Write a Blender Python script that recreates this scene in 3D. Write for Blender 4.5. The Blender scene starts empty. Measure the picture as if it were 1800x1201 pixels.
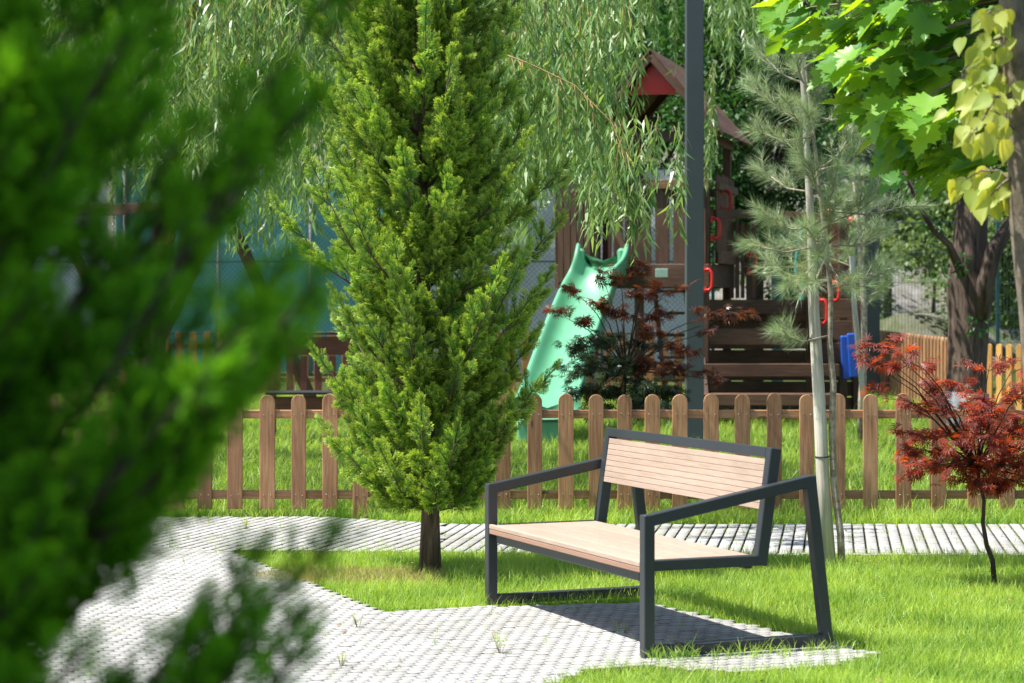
import bpy, math, random
import numpy as np
from mathutils import Vector, Matrix
random.seed(7); rng = np.random.default_rng(11)
S = bpy.context.scene
COL = S.collection
# ------------------------------------------------------------------ camera, sky, sun, exposure
F = 3800.0; HOR = 534.0; EYE = 1.65            # focal length in photo pixels, horizon row, eye height
cd = bpy.data.cameras.new('camera'); cam = bpy.data.objects.new('camera', cd); COL.objects.link(cam)
cam.location = (0, 0, EYE); cam.rotation_euler = (math.radians(90), 0, 0)
cd.sensor_width = 36; cd.lens = 36*F/1800; cd.shift_y = -(600.5-HOR)/1800
cd.clip_start = .1; cd.clip_end = 1000
cd.dof.use_dof = True; cd.dof.focus_distance = 13.2; cd.dof.aperture_fstop = 3.8
S.camera = cam
TS = Vector((-.455, -.075, .885)).normalized()     # direction to the sun
W = bpy.data.worlds.new('World'); S.world = W; W.use_nodes = True
wn = W.node_tree.nodes; wl = W.node_tree.links
sky = wn.new('ShaderNodeTexSky'); sky.sky_type = 'NISHITA'; sky.sun_disc = False
sky.sun_elevation = math.asin(TS.z); sky.sun_rotation = math.atan2(TS.x, TS.y)
bg = wn['Background']; bg.inputs[1].default_value = .105; wl.new(sky.outputs[0], bg.inputs[0])
sd = bpy.data.lights.new('sun', 'SUN'); sd.energy = 5.0; sd.angle = math.radians(.55); sd.color = (1, .965, .90)
so = bpy.data.objects.new('sun', sd); COL.objects.link(so); so.rotation_euler = TS.to_track_quat('Z', 'Y').to_euler()
S.view_settings.view_transform = 'Standard'; S.view_settings.look = 'None'
S.view_settings.exposure = .90; S.view_settings.gamma = 1
S.render.engine = 'CYCLES'
S.cycles.max_bounces = 8; S.cycles.transmission_bounces = 4; S.cycles.transparent_max_bounces = 4
S.cycles.diffuse_bounces = 4

# ------------------------------------------------------------------ helpers
def gz(y):
    """height of the ground"""
    if y < 17: return 0.0
    z = .025*(min(y, 42)-17)
    if y > 44: z += .36*(y-44)**1.0 - 3.0*(1-math.exp(-(y-44)/9.0))*.9
    return z
def P(x, y, D): return Vector(((x-900)*D/F, D, EYE-(y-HOR)*D/F))     # photo pixel at a depth -> point
def G(x, y):                                                          # photo pixel on level ground
    D = F*EYE/(y-HOR); return Vector(((x-900)*D/F, D, 0))
def toppx(X, Y, Z=0): return (900+X*F/Y, HOR+(EYE-Z)*F/Y)
def inpoly(x, y, poly):
    c = False; j = len(poly)-1
    for i in range(len(poly)):
        xi, yi = poly[i]; xj, yj = poly[j]
        if (yi > y) != (yj > y) and x < (xj-xi)*(y-yi)/(yj-yi)+xi: c = not c
        j = i
    return c
def tag(o, label, cat, group=None, kind=None):
    o['label'] = label; o['category'] = cat
    if group: o['group'] = group
    if kind: o['kind'] = kind
    return o
def thing(name, label, cat, loc, group=None):
    o = bpy.data.objects.new(name, None); COL.objects.link(o); o.location = loc; o.empty_display_size = .1
    return tag(o, label, cat, group)
def wpos(o):
    v = Vector(o.location)
    while o.parent: o = o.parent; v += Vector(o.location)
    return v
def link(name, me, mat, parent=None):
    o = bpy.data.objects.new(name, me); COL.objects.link(o)
    for m in (mat if isinstance(mat, (list, tuple)) else [mat]): me.materials.append(m)
    if parent:
        o.parent = parent; me.transform(Matrix.Translation(-wpos(parent)))
    return o
class MB:
    def __init__(s): s.v = []; s.f = []; s.g = []; s.m = []; s.sm = []
    def add(s, vs, fs, gs, mi=0, smooth=False):
        b = len(s.v); s.v += [tuple(v) for v in vs]; s.g += [tuple(g) for g in gs]
        s.f += [tuple(i+b for i in f) for f in fs]; s.m += [mi]*len(fs); s.sm += [smooth]*len(fs); return s
    def beam(s, p0, p1, w, h, up=(0, 0, 1), bev=.004, mi=0):
        """box from p0 to p1, w across, h along 'up', chamfered edges"""
        p0 = Vector(p0); p1 = Vector(p1); d = (p1-p0); L = d.length; d.normalize()
        up = Vector(up); sx = d.cross(up)
        if sx.length < 1e-4: sx = d.cross(Vector((1, 0, 0)))
        sx.normalize(); uz = sx.cross(d).normalized()
        off = Vector((random.uniform(0, 50), random.uniform(0, 50), random.uniform(0, 50)))
        b = min(bev, w*.3, h*.3)
        prof = [(-w/2+b, -h/2), (w/2-b, -h/2), (w/2, -h/2+b), (w/2, h/2-b), (w/2-b, h/2), (-w/2+b, h/2), (-w/2, h/2-b), (-w/2, -h/2+b)]
        vs = []; gs = []
        for t, k in ((0, 1), (b, 0), (L-b, 0), (L, 1)):
            for a, c in prof:
                if k:
                    a *= (w/2-b)/(w/2); c *= (h/2-b)/(h/2)
                vs.append(p0+d*t+sx*a+uz*c); gs.append(Vector((t, a, c))+off)
        fs = [tuple(range(7, -1, -1)), tuple(range(24, 32))]
        for r in range(3):
            for i in range(8):
                j = (i+1) % 8; fs.append((r*8+i, r*8+j, r*8+8+j, r*8+8+i))
        return s.add(vs, fs, gs, mi)
    def box(s, c, sz, mi=0, bev=.004):
        c = Vector(c); return s.beam(c-Vector((sz[0]/2, 0, 0)), c+Vector((sz[0]/2, 0, 0)), sz[1], sz[2], (0, 0, 1), bev, mi)
    def tube(s, pts, rad, n=6, mi=0, wob=0):
        pts = [Vector(p) for p in pts]; off = Vector((random.uniform(0, 50), random.uniform(0, 50), 0))
        vs = []; gs = []; fs = []; L = 0
        a = None
        for i, p in enumerate(pts):
            t = (pts[min(i+1, len(pts)-1)]-pts[max(i-1, 0)]).normalized()
            if a is None: a = t.cross(Vector((.3, .9, .2))).normalized()
            a = (a-t*a.dot(t)).normalized(); b = t.cross(a)
            if i: L += (p-pts[i-1]).length
            r = rad[i] if hasattr(rad, '__len__') else rad
            for k in range(n):
                q = 2*math.pi*k/n; rr = r*(1+wob*math.sin(3*q+i*.7)*.6+random.uniform(-wob, wob)*.5)
                vs.append(p+(a*math.cos(q)+b*math.sin(q))*rr); gs.append(Vector((L, math.cos(q)*r, math.sin(q)*r))+off)
        for i in range(len(pts)-1):
            for k in range(n):
                j = (k+1) % n; fs.append((i*n+k, i*n+j, i*n+n+j, i*n+n+k))
        m = len(pts)-1
        fs.append(tuple(range(n-1, -1, -1))); fs.append(tuple(m*n+k for k in range(n)))
        return s.add(vs, fs, gs, mi, True)
    def build(s, name, mat, parent=None):
        me = bpy.data.meshes.new(name); me.from_pydata(s.v, [], s.f); me.update()
        me.attributes.new('gc', 'FLOAT_VECTOR', 'POINT').data.foreach_set('vector', np.array(s.g, dtype=np.float32).ravel())
        me.polygons.foreach_set('material_index', s.m); me.polygons.foreach_set('use_smooth', s.sm)
        return link(name, me, mat, parent)
def npmesh(name, V, Fc, attrs, mat, parent=None, smooth=False):
    me = bpy.data.meshes.new(name); V = np.ascontiguousarray(V, dtype=np.float32); nf, k = Fc.shape
    me.vertices.add(len(V)); me.vertices.foreach_set('co', V.ravel())
    me.loops.add(nf*k); me.loops.foreach_set('vertex_index', np.ascontiguousarray(Fc, dtype=np.int32).ravel())
    me.polygons.add(nf); me.polygons.foreach_set('loop_start', np.arange(0, nf*k, k, dtype=np.int32))
    me.update(calc_edges=True)
    if smooth: me.polygons.foreach_set('use_smooth', np.ones(nf, dtype=bool))
    for a, val in attrs.items():
        me.attributes.new(a, 'FLOAT', 'POINT').data.foreach_set('value', np.ascontiguousarray(val, dtype=np.float32))
    return link(name, me, mat, parent)
def nrm(a): return a/np.maximum(np.linalg.norm(a, axis=-1, keepdims=True), 1e-9)
def frames(d, n):
    d = nrm(d); y = nrm(np.cross(n, d)); z = np.cross(d, y)
    return np.stack([d, y, z], axis=-1)
class Leaves:
    """collects leaf instances of one template into one mesh"""
    def __init__(s, tpl): s.tv, s.tf, s.tt = tpl; s.p = []; s.R = []; s.s = []; s.t = []
    def add(s, pos, d, n, sc, tone):
        pos = np.atleast_2d(pos); N = len(pos); d = np.broadcast_to(d, (N, 3)); n = np.broadcast_to(n, (N, 3))
        s.p.append(pos); s.R.append(frames(d, n)); s.s.append(np.broadcast_to(sc, (N,))); s.t.append(np.broadcast_to(tone, (N,)))
    def build(s, name, mat, parent):
        p = np.concatenate(s.p); R = np.concatenate(s.R); sc = np.concatenate(s.s); t = np.concatenate(s.t)
        N = len(p); nv = len(s.tv)
        V = np.einsum('nij,vj->nvi', R, s.tv)*sc[:, None, None]+p[:, None, :]
        Fc = s.tf[None]+(np.arange(N)*nv)[:, None, None]
        print(name, 'leaves', N, 'faces', N*len(s.tf))
        return npmesh(name, V.reshape(-1, 3), Fc.reshape(-1, s.tf.shape[1]),
                      {'tone': np.repeat(t, nv), 'tip': np.tile(s.tt, N)}, mat, parent)
def rv(N, s=1.0): return rng.normal(0, s, (N, 3))

# ------------------------------------------------------------------ materials
def newmat(name):
    m = bpy.data.materials.new(name); m.use_nodes = True; nt = m.node_tree
    return m, nt, nt.nodes, nt.links, nt.nodes['Principled BSDF']
def ramp(N, stops):
    r = N.new('ShaderNodeValToRGB'); e = r.color_ramp.elements
    while len(e) < len(stops): e.new(.5)
    for i, (p, c) in enumerate(stops): e[i].position = p; e[i].color = (*c, 1)
    return r
def noise(N, L, vec, sc, det=4, rough=.55, mapping=None):
    n = N.new('ShaderNodeTexNoise'); n.inputs['Scale'].default_value = sc; n.inputs['Detail'].default_value = det
    n.inputs['Roughness'].default_value = rough
    if mapping:
        mp = N.new('ShaderNodeMapping'); mp.inputs['Scale'].default_value = mapping; L.new(vec, mp.inputs[0]); vec = mp.outputs[0]
    L.new(vec, n.inputs['Vector']); return n
def wood(name, dark, mid, light, rough=.6, grain=60, bump=.15, knots=True):
    m, nt, N, L, b = newmat(name)
    a = N.new('ShaderNodeAttribute'); a.attribute_name = 'gc'; v = a.outputs['Vector']
    n1 = noise(N, L, v, grain, 5, .6, (.06, 1, 1)); n2 = noise(N, L, v, 3, 3, .5, (.6, 1, 1))
    mx = N.new('ShaderNodeMath'); mx.operation = 'MULTIPLY_ADD'; mx.inputs[1].default_value = .6
    L.new(n1.outputs[0], mx.inputs[0])
    m2 = N.new('ShaderNodeMath'); m2.operation = 'MULTIPLY'; m2.inputs[1].default_value = .4; L.new(n2.outputs[0], m2.inputs[0]); L.new(m2.outputs[0], mx.inputs[2])
    r = ramp(N, [(.36, dark), (.5, mid), (.66, light)]); L.new(mx.outputs[0], r.inputs[0])
    # knots
    vo = N.new('ShaderNodeTexVoronoi'); vo.inputs['Scale'].default_value = 4.5
    mp = N.new('ShaderNodeMapping'); mp.inputs['Scale'].default_value = (.5, 1.4, 1.4); L.new(v, mp.inputs[0]); L.new(mp.outputs[0], vo.inputs['Vector'])
    kr = ramp(N, [(.0, (.25, .25, .25)), (.07, (.35, .35, .35)), (.11, (1, 1, 1))]); L.new(vo.outputs['Distance'], kr.inputs[0])
    nb_ = noise(N, L, v, .35, 1, .5); vr = ramp(N, [(.3, (.62, .60, .58)), (.7, (1.25, 1.25, 1.22))]); L.new(nb_.outputs[0], vr.inputs[0])
    mv = N.new('ShaderNodeMix'); mv.data_type = 'RGBA'; mv.blend_type = 'MULTIPLY'; mv.inputs[0].default_value = 1 if knots else .25
    L.new(r.outputs[0], mv.inputs[6]); L.new(vr.outputs[0], mv.inputs[7])
    mm = N.new('ShaderNodeMix'); mm.data_type = 'RGBA'; mm.blend_type = 'MULTIPLY'; mm.inputs[0].default_value = 1
    L.new(mv.outputs[2], mm.inputs[6]); L.new(kr.outputs[0], mm.inputs[7])
    if not knots: mm.inputs[0].default_value = 0
    L.new(mm.outputs[2], b.inputs['Base Color']); b.inputs['Roughness'].default_value = rough
    bp = N.new('ShaderNodeBump'); bp.inputs['Strength'].default_value = bump; bp.inputs['Distance'].default_value = .01
    L.new(n1.outputs[0], bp.inputs['Height']); L.new(bp.outputs[0], b.inputs['Normal'])
    return m
def plain(name, c, rough=.5, var=.15, sc=6, bump=0, metallic=0, spec=.5, bsc=40):
    m, nt, N, L, b = newmat(name)
    tc = N.new('ShaderNodeTexCoord'); n = noise(N, L, tc.outputs['Object'], sc, 5)
    r = ramp(N, [(.3, tuple(x*(1-var) for x in c)), (.7, tuple(min(1, x*(1+var)) for x in c))]); L.new(n.outputs[0], r.inputs[0])
    L.new(r.outputs[0], b.inputs['Base Color'])
    b.inputs['Roughness'].default_value = rough; b.inputs['Metallic'].default_value = metallic; b.inputs['Specular IOR Level'].default_value = spec
    if bump:
        n2 = noise(N, L, tc.outputs['Object'], bsc, 5); bp = N.new('ShaderNodeBump'); bp.inputs['Strength'].default_value = bump
        bp.inputs['Distance'].default_value = .02; L.new(n2.outputs[0], bp.inputs['Height']); L.new(bp.outputs[0], b.inputs['Normal'])
    return m
def bark(name, dark, light, sc=30, stretch=.15, bump=.8, rough=.9):
    m, nt, N, L, b = newmat(name)
    a = N.new('ShaderNodeAttribute'); a.attribute_name = 'gc'
    n = noise(N, L, a.outputs['Vector'], sc, 6, .65, (stretch, 1, 1))
    r = ramp(N, [(.35, dark), (.65, light)]); L.new(n.outputs[0], r.inputs[0]); L.new(r.outputs[0], b.inputs['Base Color'])
    b.inputs['Roughness'].default_value = rough
    bp = N.new('ShaderNodeBump'); bp.inputs['Strength'].default_value = bump; bp.inputs['Distance'].default_value = .03
    L.new(n.outputs[0], bp.inputs['Height']); L.new(bp.outputs[0], b.inputs['Normal'])
    return m
def leafmat(name, a, bcol, tip=None, trans=.35, rough=.45, tcol=None, spec=.4, nsc=1.5):
    """leaf colour varies leaf by leaf; part of the light passes through the blade"""
    m, nt, N, L, b = newmat(name)
    at = N.new('ShaderNodeAttribute'); at.attribute_name = 'tone'
    r = ramp(N, [(0, a), (1, bcol)]); L.new(at.outputs['Fac'], r.inputs[0]); col = r.outputs[0]
    if tip:
        t = N.new('ShaderNodeAttribute'); t.attribute_name = 'tip'
        pw = N.new('ShaderNodeMath'); pw.operation = 'POWER'; pw.inputs[1].default_value = 1.8; L.new(t.outputs['Fac'], pw.inputs[0])
        mx = N.new('ShaderNodeMix'); mx.data_type = 'RGBA'; L.new(pw.outputs[0], mx.inputs[0]); L.new(col, mx.inputs[6]); mx.inputs[7].default_value = (*tip, 1)
        col = mx.outputs[2]
    L.new(col, b.inputs['Base Color']); b.inputs['Roughness'].default_value = rough; b.inputs['Specular IOR Level'].default_value = spec
    tr = N.new('ShaderNodeBsdfTranslucent')
    hs = N.new('ShaderNodeMix'); hs.data_type = 'RGBA'; hs.blend_type = 'MULTIPLY'; hs.inputs[0].default_value = 1
    L.new(col, hs.inputs[6]); hs.inputs[7].default_value = (*(tcol or (1.5, 1.45, .6)), 1); hs.clamp_result = False
    L.new(hs.outputs[2], tr.inputs[0])
    ms = N.new('ShaderNodeMixShader'); ms.inputs[0].default_value = trans
    L.new(b.outputs[0], ms.inputs[1]); L.new(tr.outputs[0], ms.inputs[2]); L.new(ms.outputs[0], N['Material Output'].inputs[0])
    return m

M_pick = wood('fence_wood', (.22, .10, .042), (.37, .19, .09), (.52, .295, .15))
M_pickf = wood('fence_wood_far', (.22, .09, .03), (.36, .16, .06), (.48, .24, .10))
M_picky = wood('fence_wood_yellow', (.42, .20, .05), (.60, .33, .09), (.70, .42, .13))
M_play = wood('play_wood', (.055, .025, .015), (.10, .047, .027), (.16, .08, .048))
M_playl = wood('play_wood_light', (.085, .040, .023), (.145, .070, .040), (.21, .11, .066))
M_table = wood('red_wood', (.12, .035, .02), (.20, .065, .038), (.26, .09, .05))
M_stake = wood('stake_wood', (.34, .31, .26), (.52, .48, .41), (.66, .62, .54), .8, 50, .4)
M_comp = wood('composite', (.36, .265, .20), (.43, .315, .245), (.50, .375, .295), .55, 160, .05, False)
M_compd = wood('composite_edge', (.30, .17, .115), (.34, .20, .135), (.38, .23, .16), .6, 160, .05, False)
M_steel = plain('bench_steel', (.032, .037, .043), .38, .12, 3, .04, 0, .5, 300)
M_post = plain('post_paint', (.064, .080, .082), .55, .08, 2, .03, 0, .4)
M_screw = plain('screw_metal', (.45, .42, .38), .35, .1, 5, 0, 1)
M_soil_unused = plain('soil', (.045, .035, .022), .95, .5, 20, .6, 0, .2)
M_green = plain('slide_plastic', (.13, .39, .225), .42, .08, 4, .02)
M_red = plain('red_plastic', (.62, .025, .018), .35, .1, 4)
M_blue = plain('blue_plastic', (.015, .08, .42), .35, .1, 4)
M_teal = plain('teal_paint', (.015, .10, .10), .4, .15, 4)
M_sign = plain('sign_plate', (.42, .60, .50), .5, .1, 30)
M_wire = plain('wire', (.05, .085, .085), .5, .1, 4)
M_chain = plain('chain_metal', (.25, .25, .26), .4, .1, 4, 0, .8)
M_black = plain('black_strap', (.02, .02, .022), .6, .1, 4)
M_white = plain('limewash', (.24, .25, .26), .9, .2, 14, .3)
M_barkb = bark('bark_furrowed', (.028, .017, .011), (.17, .115, .085), 16, .12, 1)
M_barkc = bark('bark_conifer', (.045, .028, .018), (.22, .15, .10), 40, .1, .8)
M_barkg = bark('bark_grey', (.11, .085, .06), (.26, .21, .15), 14, .8, .3)
M_barkd = bark('bark_dark', (.03, .02, .014), (.09, .06, .045), 25, .3, .5)
M_barkw = bark('bark_pale', (.20, .15, .10), (.52, .46, .36), 18, 1.2, .3)
M_twig = bark('twig_yellow', (.20, .15, .05), (.36, .27, .10), 20, .5, .1)
L_thuja = leafmat('thuja_leaf', (.015, .115, .035), (.05, .27, .05), (.72, .84, .13), .32, .55, (1.5, 1.5, .7), .3)
L_thujf = leafmat('thuja_near_leaf', (.016, .082, .008), (.06, .23, .012), (.27, .62, .03), .46, .8, None, .15)
L_willow = leafmat('willow_leaf', (.08, .20, .05), (.36, .50, .20), None, .36, .38, (1.5, 1.5, .6), .5)
L_maple = leafmat('maple_leaf', (.07, .22, .03), (.22, .42, .06), None, .42, .40, (3.0, 2.1, .35))
L_linden = leafmat('linden_leaf', (.26, .38, .07), (.54, .60, .15), None, .5, .45, (1.8, 1.45, .5))
L_red = leafmat('red_maple_leaf', (.10, .026, .026), (.33, .075, .045), None, .42, .46, (3.2, 2.0, .35), .5)
L_dark = leafmat('dark_maple_leaf', (.02, .05, .018), (.06, .075, .03), None, .25, .3, (1.6, 1.3, .7), .4)
L_darkr = leafmat('dark_maple_red_leaf', (.07, .018, .012), (.24, .09, .03), None, .35, .3, (2.2, 1.3, .6), .5)
L_pine = leafmat('pine_needle', (.20, .32, .15), (.48, .56, .34), None, .25, .32, (1.4, 1.4, .8), .6)
L_broad = leafmat('broad_leaf', (.025, .085, .022), (.06, .15, .035), None, .3, .48, (1.5, 1.6, .6), .35)
L_bright = leafmat('bright_shrub_leaf', (.09, .17, .05), (.20, .28, .09), None, .35, .5)
L_grass = leafmat('grass_blade', (.13, .32, .04), (.42, .60, .11), (.64, .74, .20), .46, .42, (1.5, 1.4, .5))
L_grassd = leafmat('grass_dry', (.30, .28, .10), (.42, .36, .15), None, .3, .7)

# ------------------------------------------------------------------ ground, hill, paving, grass
def ground():
    ys = np.concatenate([np.arange(-30, 17, 3.0), np.arange(17, 60, 1.0), np.arange(60, 220, 4.0)]); xs = np.concatenate([np.arange(-160, -20, 10.), np.arange(-20, 21, 1.0), np.arange(30, 170, 10.)])
    Z = np.array([gz(y) for y in ys])-.03
    V = np.array([(x, y, Z[j]+(0 if y < 43 else .5*math.sin(x*.5+y*.23)+.4*math.sin(x*1.1-y*.6))) for j, y in enumerate(ys) for x in xs])
    nx = len(xs); ny = len(ys)
    I = np.arange(nx*ny).reshape(ny, nx)
    Fc = np.stack([I[:-1, :-1], I[:-1, 1:], I[1:, 1:], I[1:, :-1]], -1).reshape(-1, 4)
    m, nt, N, L, b = newmat('ground')
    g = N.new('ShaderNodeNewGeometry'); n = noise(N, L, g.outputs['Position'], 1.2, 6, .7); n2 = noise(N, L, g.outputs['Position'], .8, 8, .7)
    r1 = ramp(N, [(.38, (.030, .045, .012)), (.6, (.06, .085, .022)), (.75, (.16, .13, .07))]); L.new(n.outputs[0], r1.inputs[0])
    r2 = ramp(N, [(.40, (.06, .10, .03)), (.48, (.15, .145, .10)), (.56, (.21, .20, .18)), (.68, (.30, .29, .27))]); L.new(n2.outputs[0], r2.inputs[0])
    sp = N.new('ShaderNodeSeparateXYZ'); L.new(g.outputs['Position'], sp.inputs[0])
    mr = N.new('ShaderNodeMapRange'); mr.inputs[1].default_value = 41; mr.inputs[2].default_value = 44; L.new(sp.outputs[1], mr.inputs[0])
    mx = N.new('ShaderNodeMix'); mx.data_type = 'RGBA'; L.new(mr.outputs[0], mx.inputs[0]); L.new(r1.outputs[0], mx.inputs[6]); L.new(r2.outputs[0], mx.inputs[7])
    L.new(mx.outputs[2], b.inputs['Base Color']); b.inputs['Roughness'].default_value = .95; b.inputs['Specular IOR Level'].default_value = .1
    bp = N.new('ShaderNodeBump'); bp.inputs['Strength'].default_value = .8; bp.inputs['Distance'].default_value = .1; L.new(n.outputs[0], bp.inputs['Height']); L.new(bp.outputs[0], b.inputs['Normal'])
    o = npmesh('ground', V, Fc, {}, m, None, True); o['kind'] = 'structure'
ground()
GR = [(400, 966), (455, 988), (560, 1030), (672, 1074), (850, 1066), (1130, 1058), (1430, 1122), (1545, 1148), (1470, 1168), (1300, 1182), (1120, 1168), (1040, 1176), (950, 1210), (600, 1600), (3400, 1600), (3400, 980), (1200, 974)]
GR = [(x, y) for x, y in GR]
def fence_grass_edge(x): return 16.2 if x > -.4 else 16.2+min(.55, (-.4-x)*.5)
def is_grass(X, Y):
    if Y > fence_grass_edge(X): return True
    x, y = toppx(X, Y)
    return inpoly(x, y, GR)
_e = (G(1133, 1158)-G(852, 1062)).normalized(); EB = Vector((-_e.y, _e.x, 0))      # patio joints run parallel to the bench
def paving():
    m, nt, N, L, b = newmat('paver')
    a = N.new('ShaderNodeAttribute'); a.attribute_name = 'tone'; g = N.new('ShaderNodeNewGeometry')
    r = ramp(N, [(0, (.37, .365, .355)), (1, (.48, .47, .46))]); L.new(a.outputs['Fac'], r.inputs[0])
    n = noise(N, L, g.outputs['Position'], 90, 4, .7); n3 = noise(N, L, g.outputs['Position'], 1.3, 5, .6)
    rr = ramp(N, [(.3, (.86, .86, .85)), (.7, (1, 1, 1))]); L.new(n.outputs[0], rr.inputs[0])
    r3 = ramp(N, [(.3, (.74, .73, .68)), (.62, (1, 1, 1))]); L.new(n3.outputs[0], r3.inputs[0])
    mx = N.new('ShaderNodeMix'); mx.data_type = 'RGBA'; mx.blend_type = 'MULTIPLY'; mx.inputs[0].default_value = 1
    L.new(r.outputs[0], mx.inputs[6]); L.new(rr.outputs[0], mx.inputs[7])
    mx2 = N.new('ShaderNodeMix'); mx2.data_type = 'RGBA'; mx2.blend_type = 'MULTIPLY'; mx2.inputs[0].default_value = 1
    L.new(mx.outputs[2], mx2.inputs[6]); L.new(r3.outputs[0], mx2.inputs[7])
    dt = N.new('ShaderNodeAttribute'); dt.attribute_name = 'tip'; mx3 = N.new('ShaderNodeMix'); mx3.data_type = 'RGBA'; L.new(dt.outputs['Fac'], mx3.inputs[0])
    L.new(mx2.outputs[2], mx3.inputs[6]); dn = noise(N, L, g.outputs['Position'], 7, 4, .7); dr = ramp(N, [(.35, (.025, .024, .018)), (.6, (.09, .085, .05)), (.75, (.22, .21, .17))]); L.new(dn.outputs[0], dr.inputs[0]); L.new(dr.outputs[0], mx3.inputs[7])  # paver sides coloured dark: recess shade painted in together with mossy joint dirt
    L.new(mx3.outputs[2], b.inputs['Base Color']); b.inputs['Roughness'].default_value = .85
    bp = N.new('ShaderNodeBump'); bp.inputs['Strength'].default_value = .3; bp.inputs['Distance'].default_value = .004; L.new(n.outputs[0], bp.inputs['Height']); L.new(bp.outputs[0], b.inputs['Normal'])
    def field(name, test, ROT, LU, LV, GU, GV, bondv, cut):
        cr, sr = math.cos(ROT), math.sin(ROT)
        V = []; T = []
        for i in range(-110, 200):
            for j in range(40, 290):
                if bondv: u = i*(LU+GU); v = j*(LV+GV)+(i % 2)*(LV+GV)/2
                else: v = j*(LV+GV); u = i*(LU+GU)+(j % 2)*(LU+GU)/2
                X = u*cr-v*sr; Y = u*sr+v*cr
                if not (7.6 < Y < 17 and abs(X) < 7.5 and abs(X) < Y*.32+1.0): continue
                if not test(X, Y): continue
                V.append((X, Y)); T.append(random.random())
        C = np.array(V); n = len(C); hu = LU/2; hv = LV/2; c = .0035
        k1, k2 = cut
        base = []
        for (z, ins) in ((-.03, 0), (-.004, 0), (0, c)):
            for su, sv, f in ((-1, -1, 0), (-1, -1, 1), (1, -1, 0), (1, -1, 1), (1, 1, 0), (1, 1, 1), (-1, 1, 0), (-1, 1, 1)):
                cu, cv = (k1, 0) if (f == 1) == (su*sv > 0) else (0, k2)
                u = su*(hu-ins-cu); v = sv*(hv-ins-cv); base.append((u*cr-v*sr, u*sr+v*cr, z))
        base = np.array(base); nb = 24
        VV = np.repeat(base[None], n, 0); VV[:, :, 0] += C[:, 0:1]; VV[:, :, 1] += C[:, 1:2]
        VV[:, :, 2] += rng.normal(0, .0007, (n, 1)) + (base[:, 0])[None]*rng.normal(0, .006, (n, 1))+(base[:, 1])[None]*rng.normal(0, .006, (n, 1))
        me = bpy.data.meshes.new(name); V3 = VV.reshape(-1, 3)
        sd4 = np.array([(r*8+i, r*8+(i+1) % 8, r*8+8+(i+1) % 8, r*8+8+i) for r in (0, 1) for i in range(8)])
        top = [(16, 17, 18, 19), (16, 19, 20, 23), (20, 21, 22, 23)]
        Fc = np.concatenate([sd4, np.array(top)])[None]+(np.arange(n)*nb)[:, None, None]
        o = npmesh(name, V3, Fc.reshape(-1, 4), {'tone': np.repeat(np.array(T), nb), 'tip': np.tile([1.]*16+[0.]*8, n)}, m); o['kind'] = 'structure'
        print(name, n)
    def pathband(X, Y):       # back path along the fence
        return Y > 14.28 + (0.0 if X > -1.6 else min(1.0, (-1.6-X)*.55))
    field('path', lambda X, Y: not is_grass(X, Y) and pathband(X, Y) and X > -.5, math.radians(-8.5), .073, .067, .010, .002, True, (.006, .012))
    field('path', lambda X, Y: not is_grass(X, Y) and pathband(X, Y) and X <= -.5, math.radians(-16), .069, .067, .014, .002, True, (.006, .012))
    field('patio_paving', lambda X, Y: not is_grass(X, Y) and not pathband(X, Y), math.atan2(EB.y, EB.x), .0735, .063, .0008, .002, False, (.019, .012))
    # joint soil under the pavers: two thin sheets
paving()
def blade_tpl():
    v = [(0, -.5, 0), (0, .5, 0), (.55, -.38, .06), (.55, .38, .06), (1, 0, .22)]
    return np.array(v), np.array([(0, 2, 3, 1), (2, 4, 4, 3)])
def grass(name, pts, h, w, label, mat, lean=.45, seedtone=None):
    N = len(pts); pts = np.array(pts)
    az = rng.uniform(0, 2*math.pi, N); ln = np.abs(rng.normal(0, lean, N)); H = h*rng.lognormal(0, .32, N)
    W_ = w*rng.uniform(.6, 1.4, N)
    d = np.stack([np.sin(ln)*np.cos(az), np.sin(ln)*np.sin(az), np.cos(ln)], -1)
    side = nrm(np.stack([rng.normal(0, 1, N), rng.normal(0, 1, N), np.zeros(N)], -1))
    bend = np.stack([np.cos(az), np.sin(az), -np.full(N, .3)], -1)*(H*rng.uniform(0, .45, N))[:, None]
    b0 = pts-side*(W_/2)[:, None]; b1 = pts+side*(W_/2)[:, None]
    mid = pts+d*(H*.55)[:, None]+bend*.25; m0 = mid-side*(W_*.4)[:, None]; m1 = mid+side*(W_*.4)[:, None]
    tip = pts+d*H[:, None]+bend
    V = np.stack([b0, b1, m0, m1, tip], 1)
    n3 = np.array([(0, 2, 1), (2, 3, 1), (2, 4, 3)])[None]+(np.arange(N)*5)[:, None, None]
    clump = np.clip(.5+.28*np.sin(pts[:, 0]*5.1+np.sin(pts[:, 1]*3.3)*2)+.25*np.sin(pts[:, 1]*7.7+pts[:, 0]*3)+rng.normal(0, .25, N), 0, 1)
    o = npmesh(name, V.reshape(-1, 3), n3.reshape(-1, 3), {'tone': np.repeat(clump, 5), 'tip': np.tile([0, 0, .35, .35, .8], N)}, mat)
    return tag(o, label, 'grass', None, 'stuff')
def scatter(n, x0, x1, y0, y1, test, zf):
    out = []
    X = rng.uniform(x0, x1, n); Y = rng.uniform(y0, y1, n)
    for x, y in zip(X, Y):
        if abs(x) < y*.28+.8 and test(x, y): out.append((x, y, zf(y)))
    return out
def patchy(x, y):
    q = math.sin(x*1.9+1.3)*math.sin(y*2.3+.4)+.5*math.sin(x*5+y*4)
    return random.random() < (.95 if q > -.45 else .55)
def nobare(x, y):
    return not (((x+.95)/.62)**2+((y-13.15)/.42)**2 < 1 and random.random() < .85)
near = scatter(350000, -2.6, 5.4, 9.0, 14.35, lambda x, y: is_grass(x, y) and nobare(x, y) and patchy(x, y), lambda y: -.03)
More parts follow.
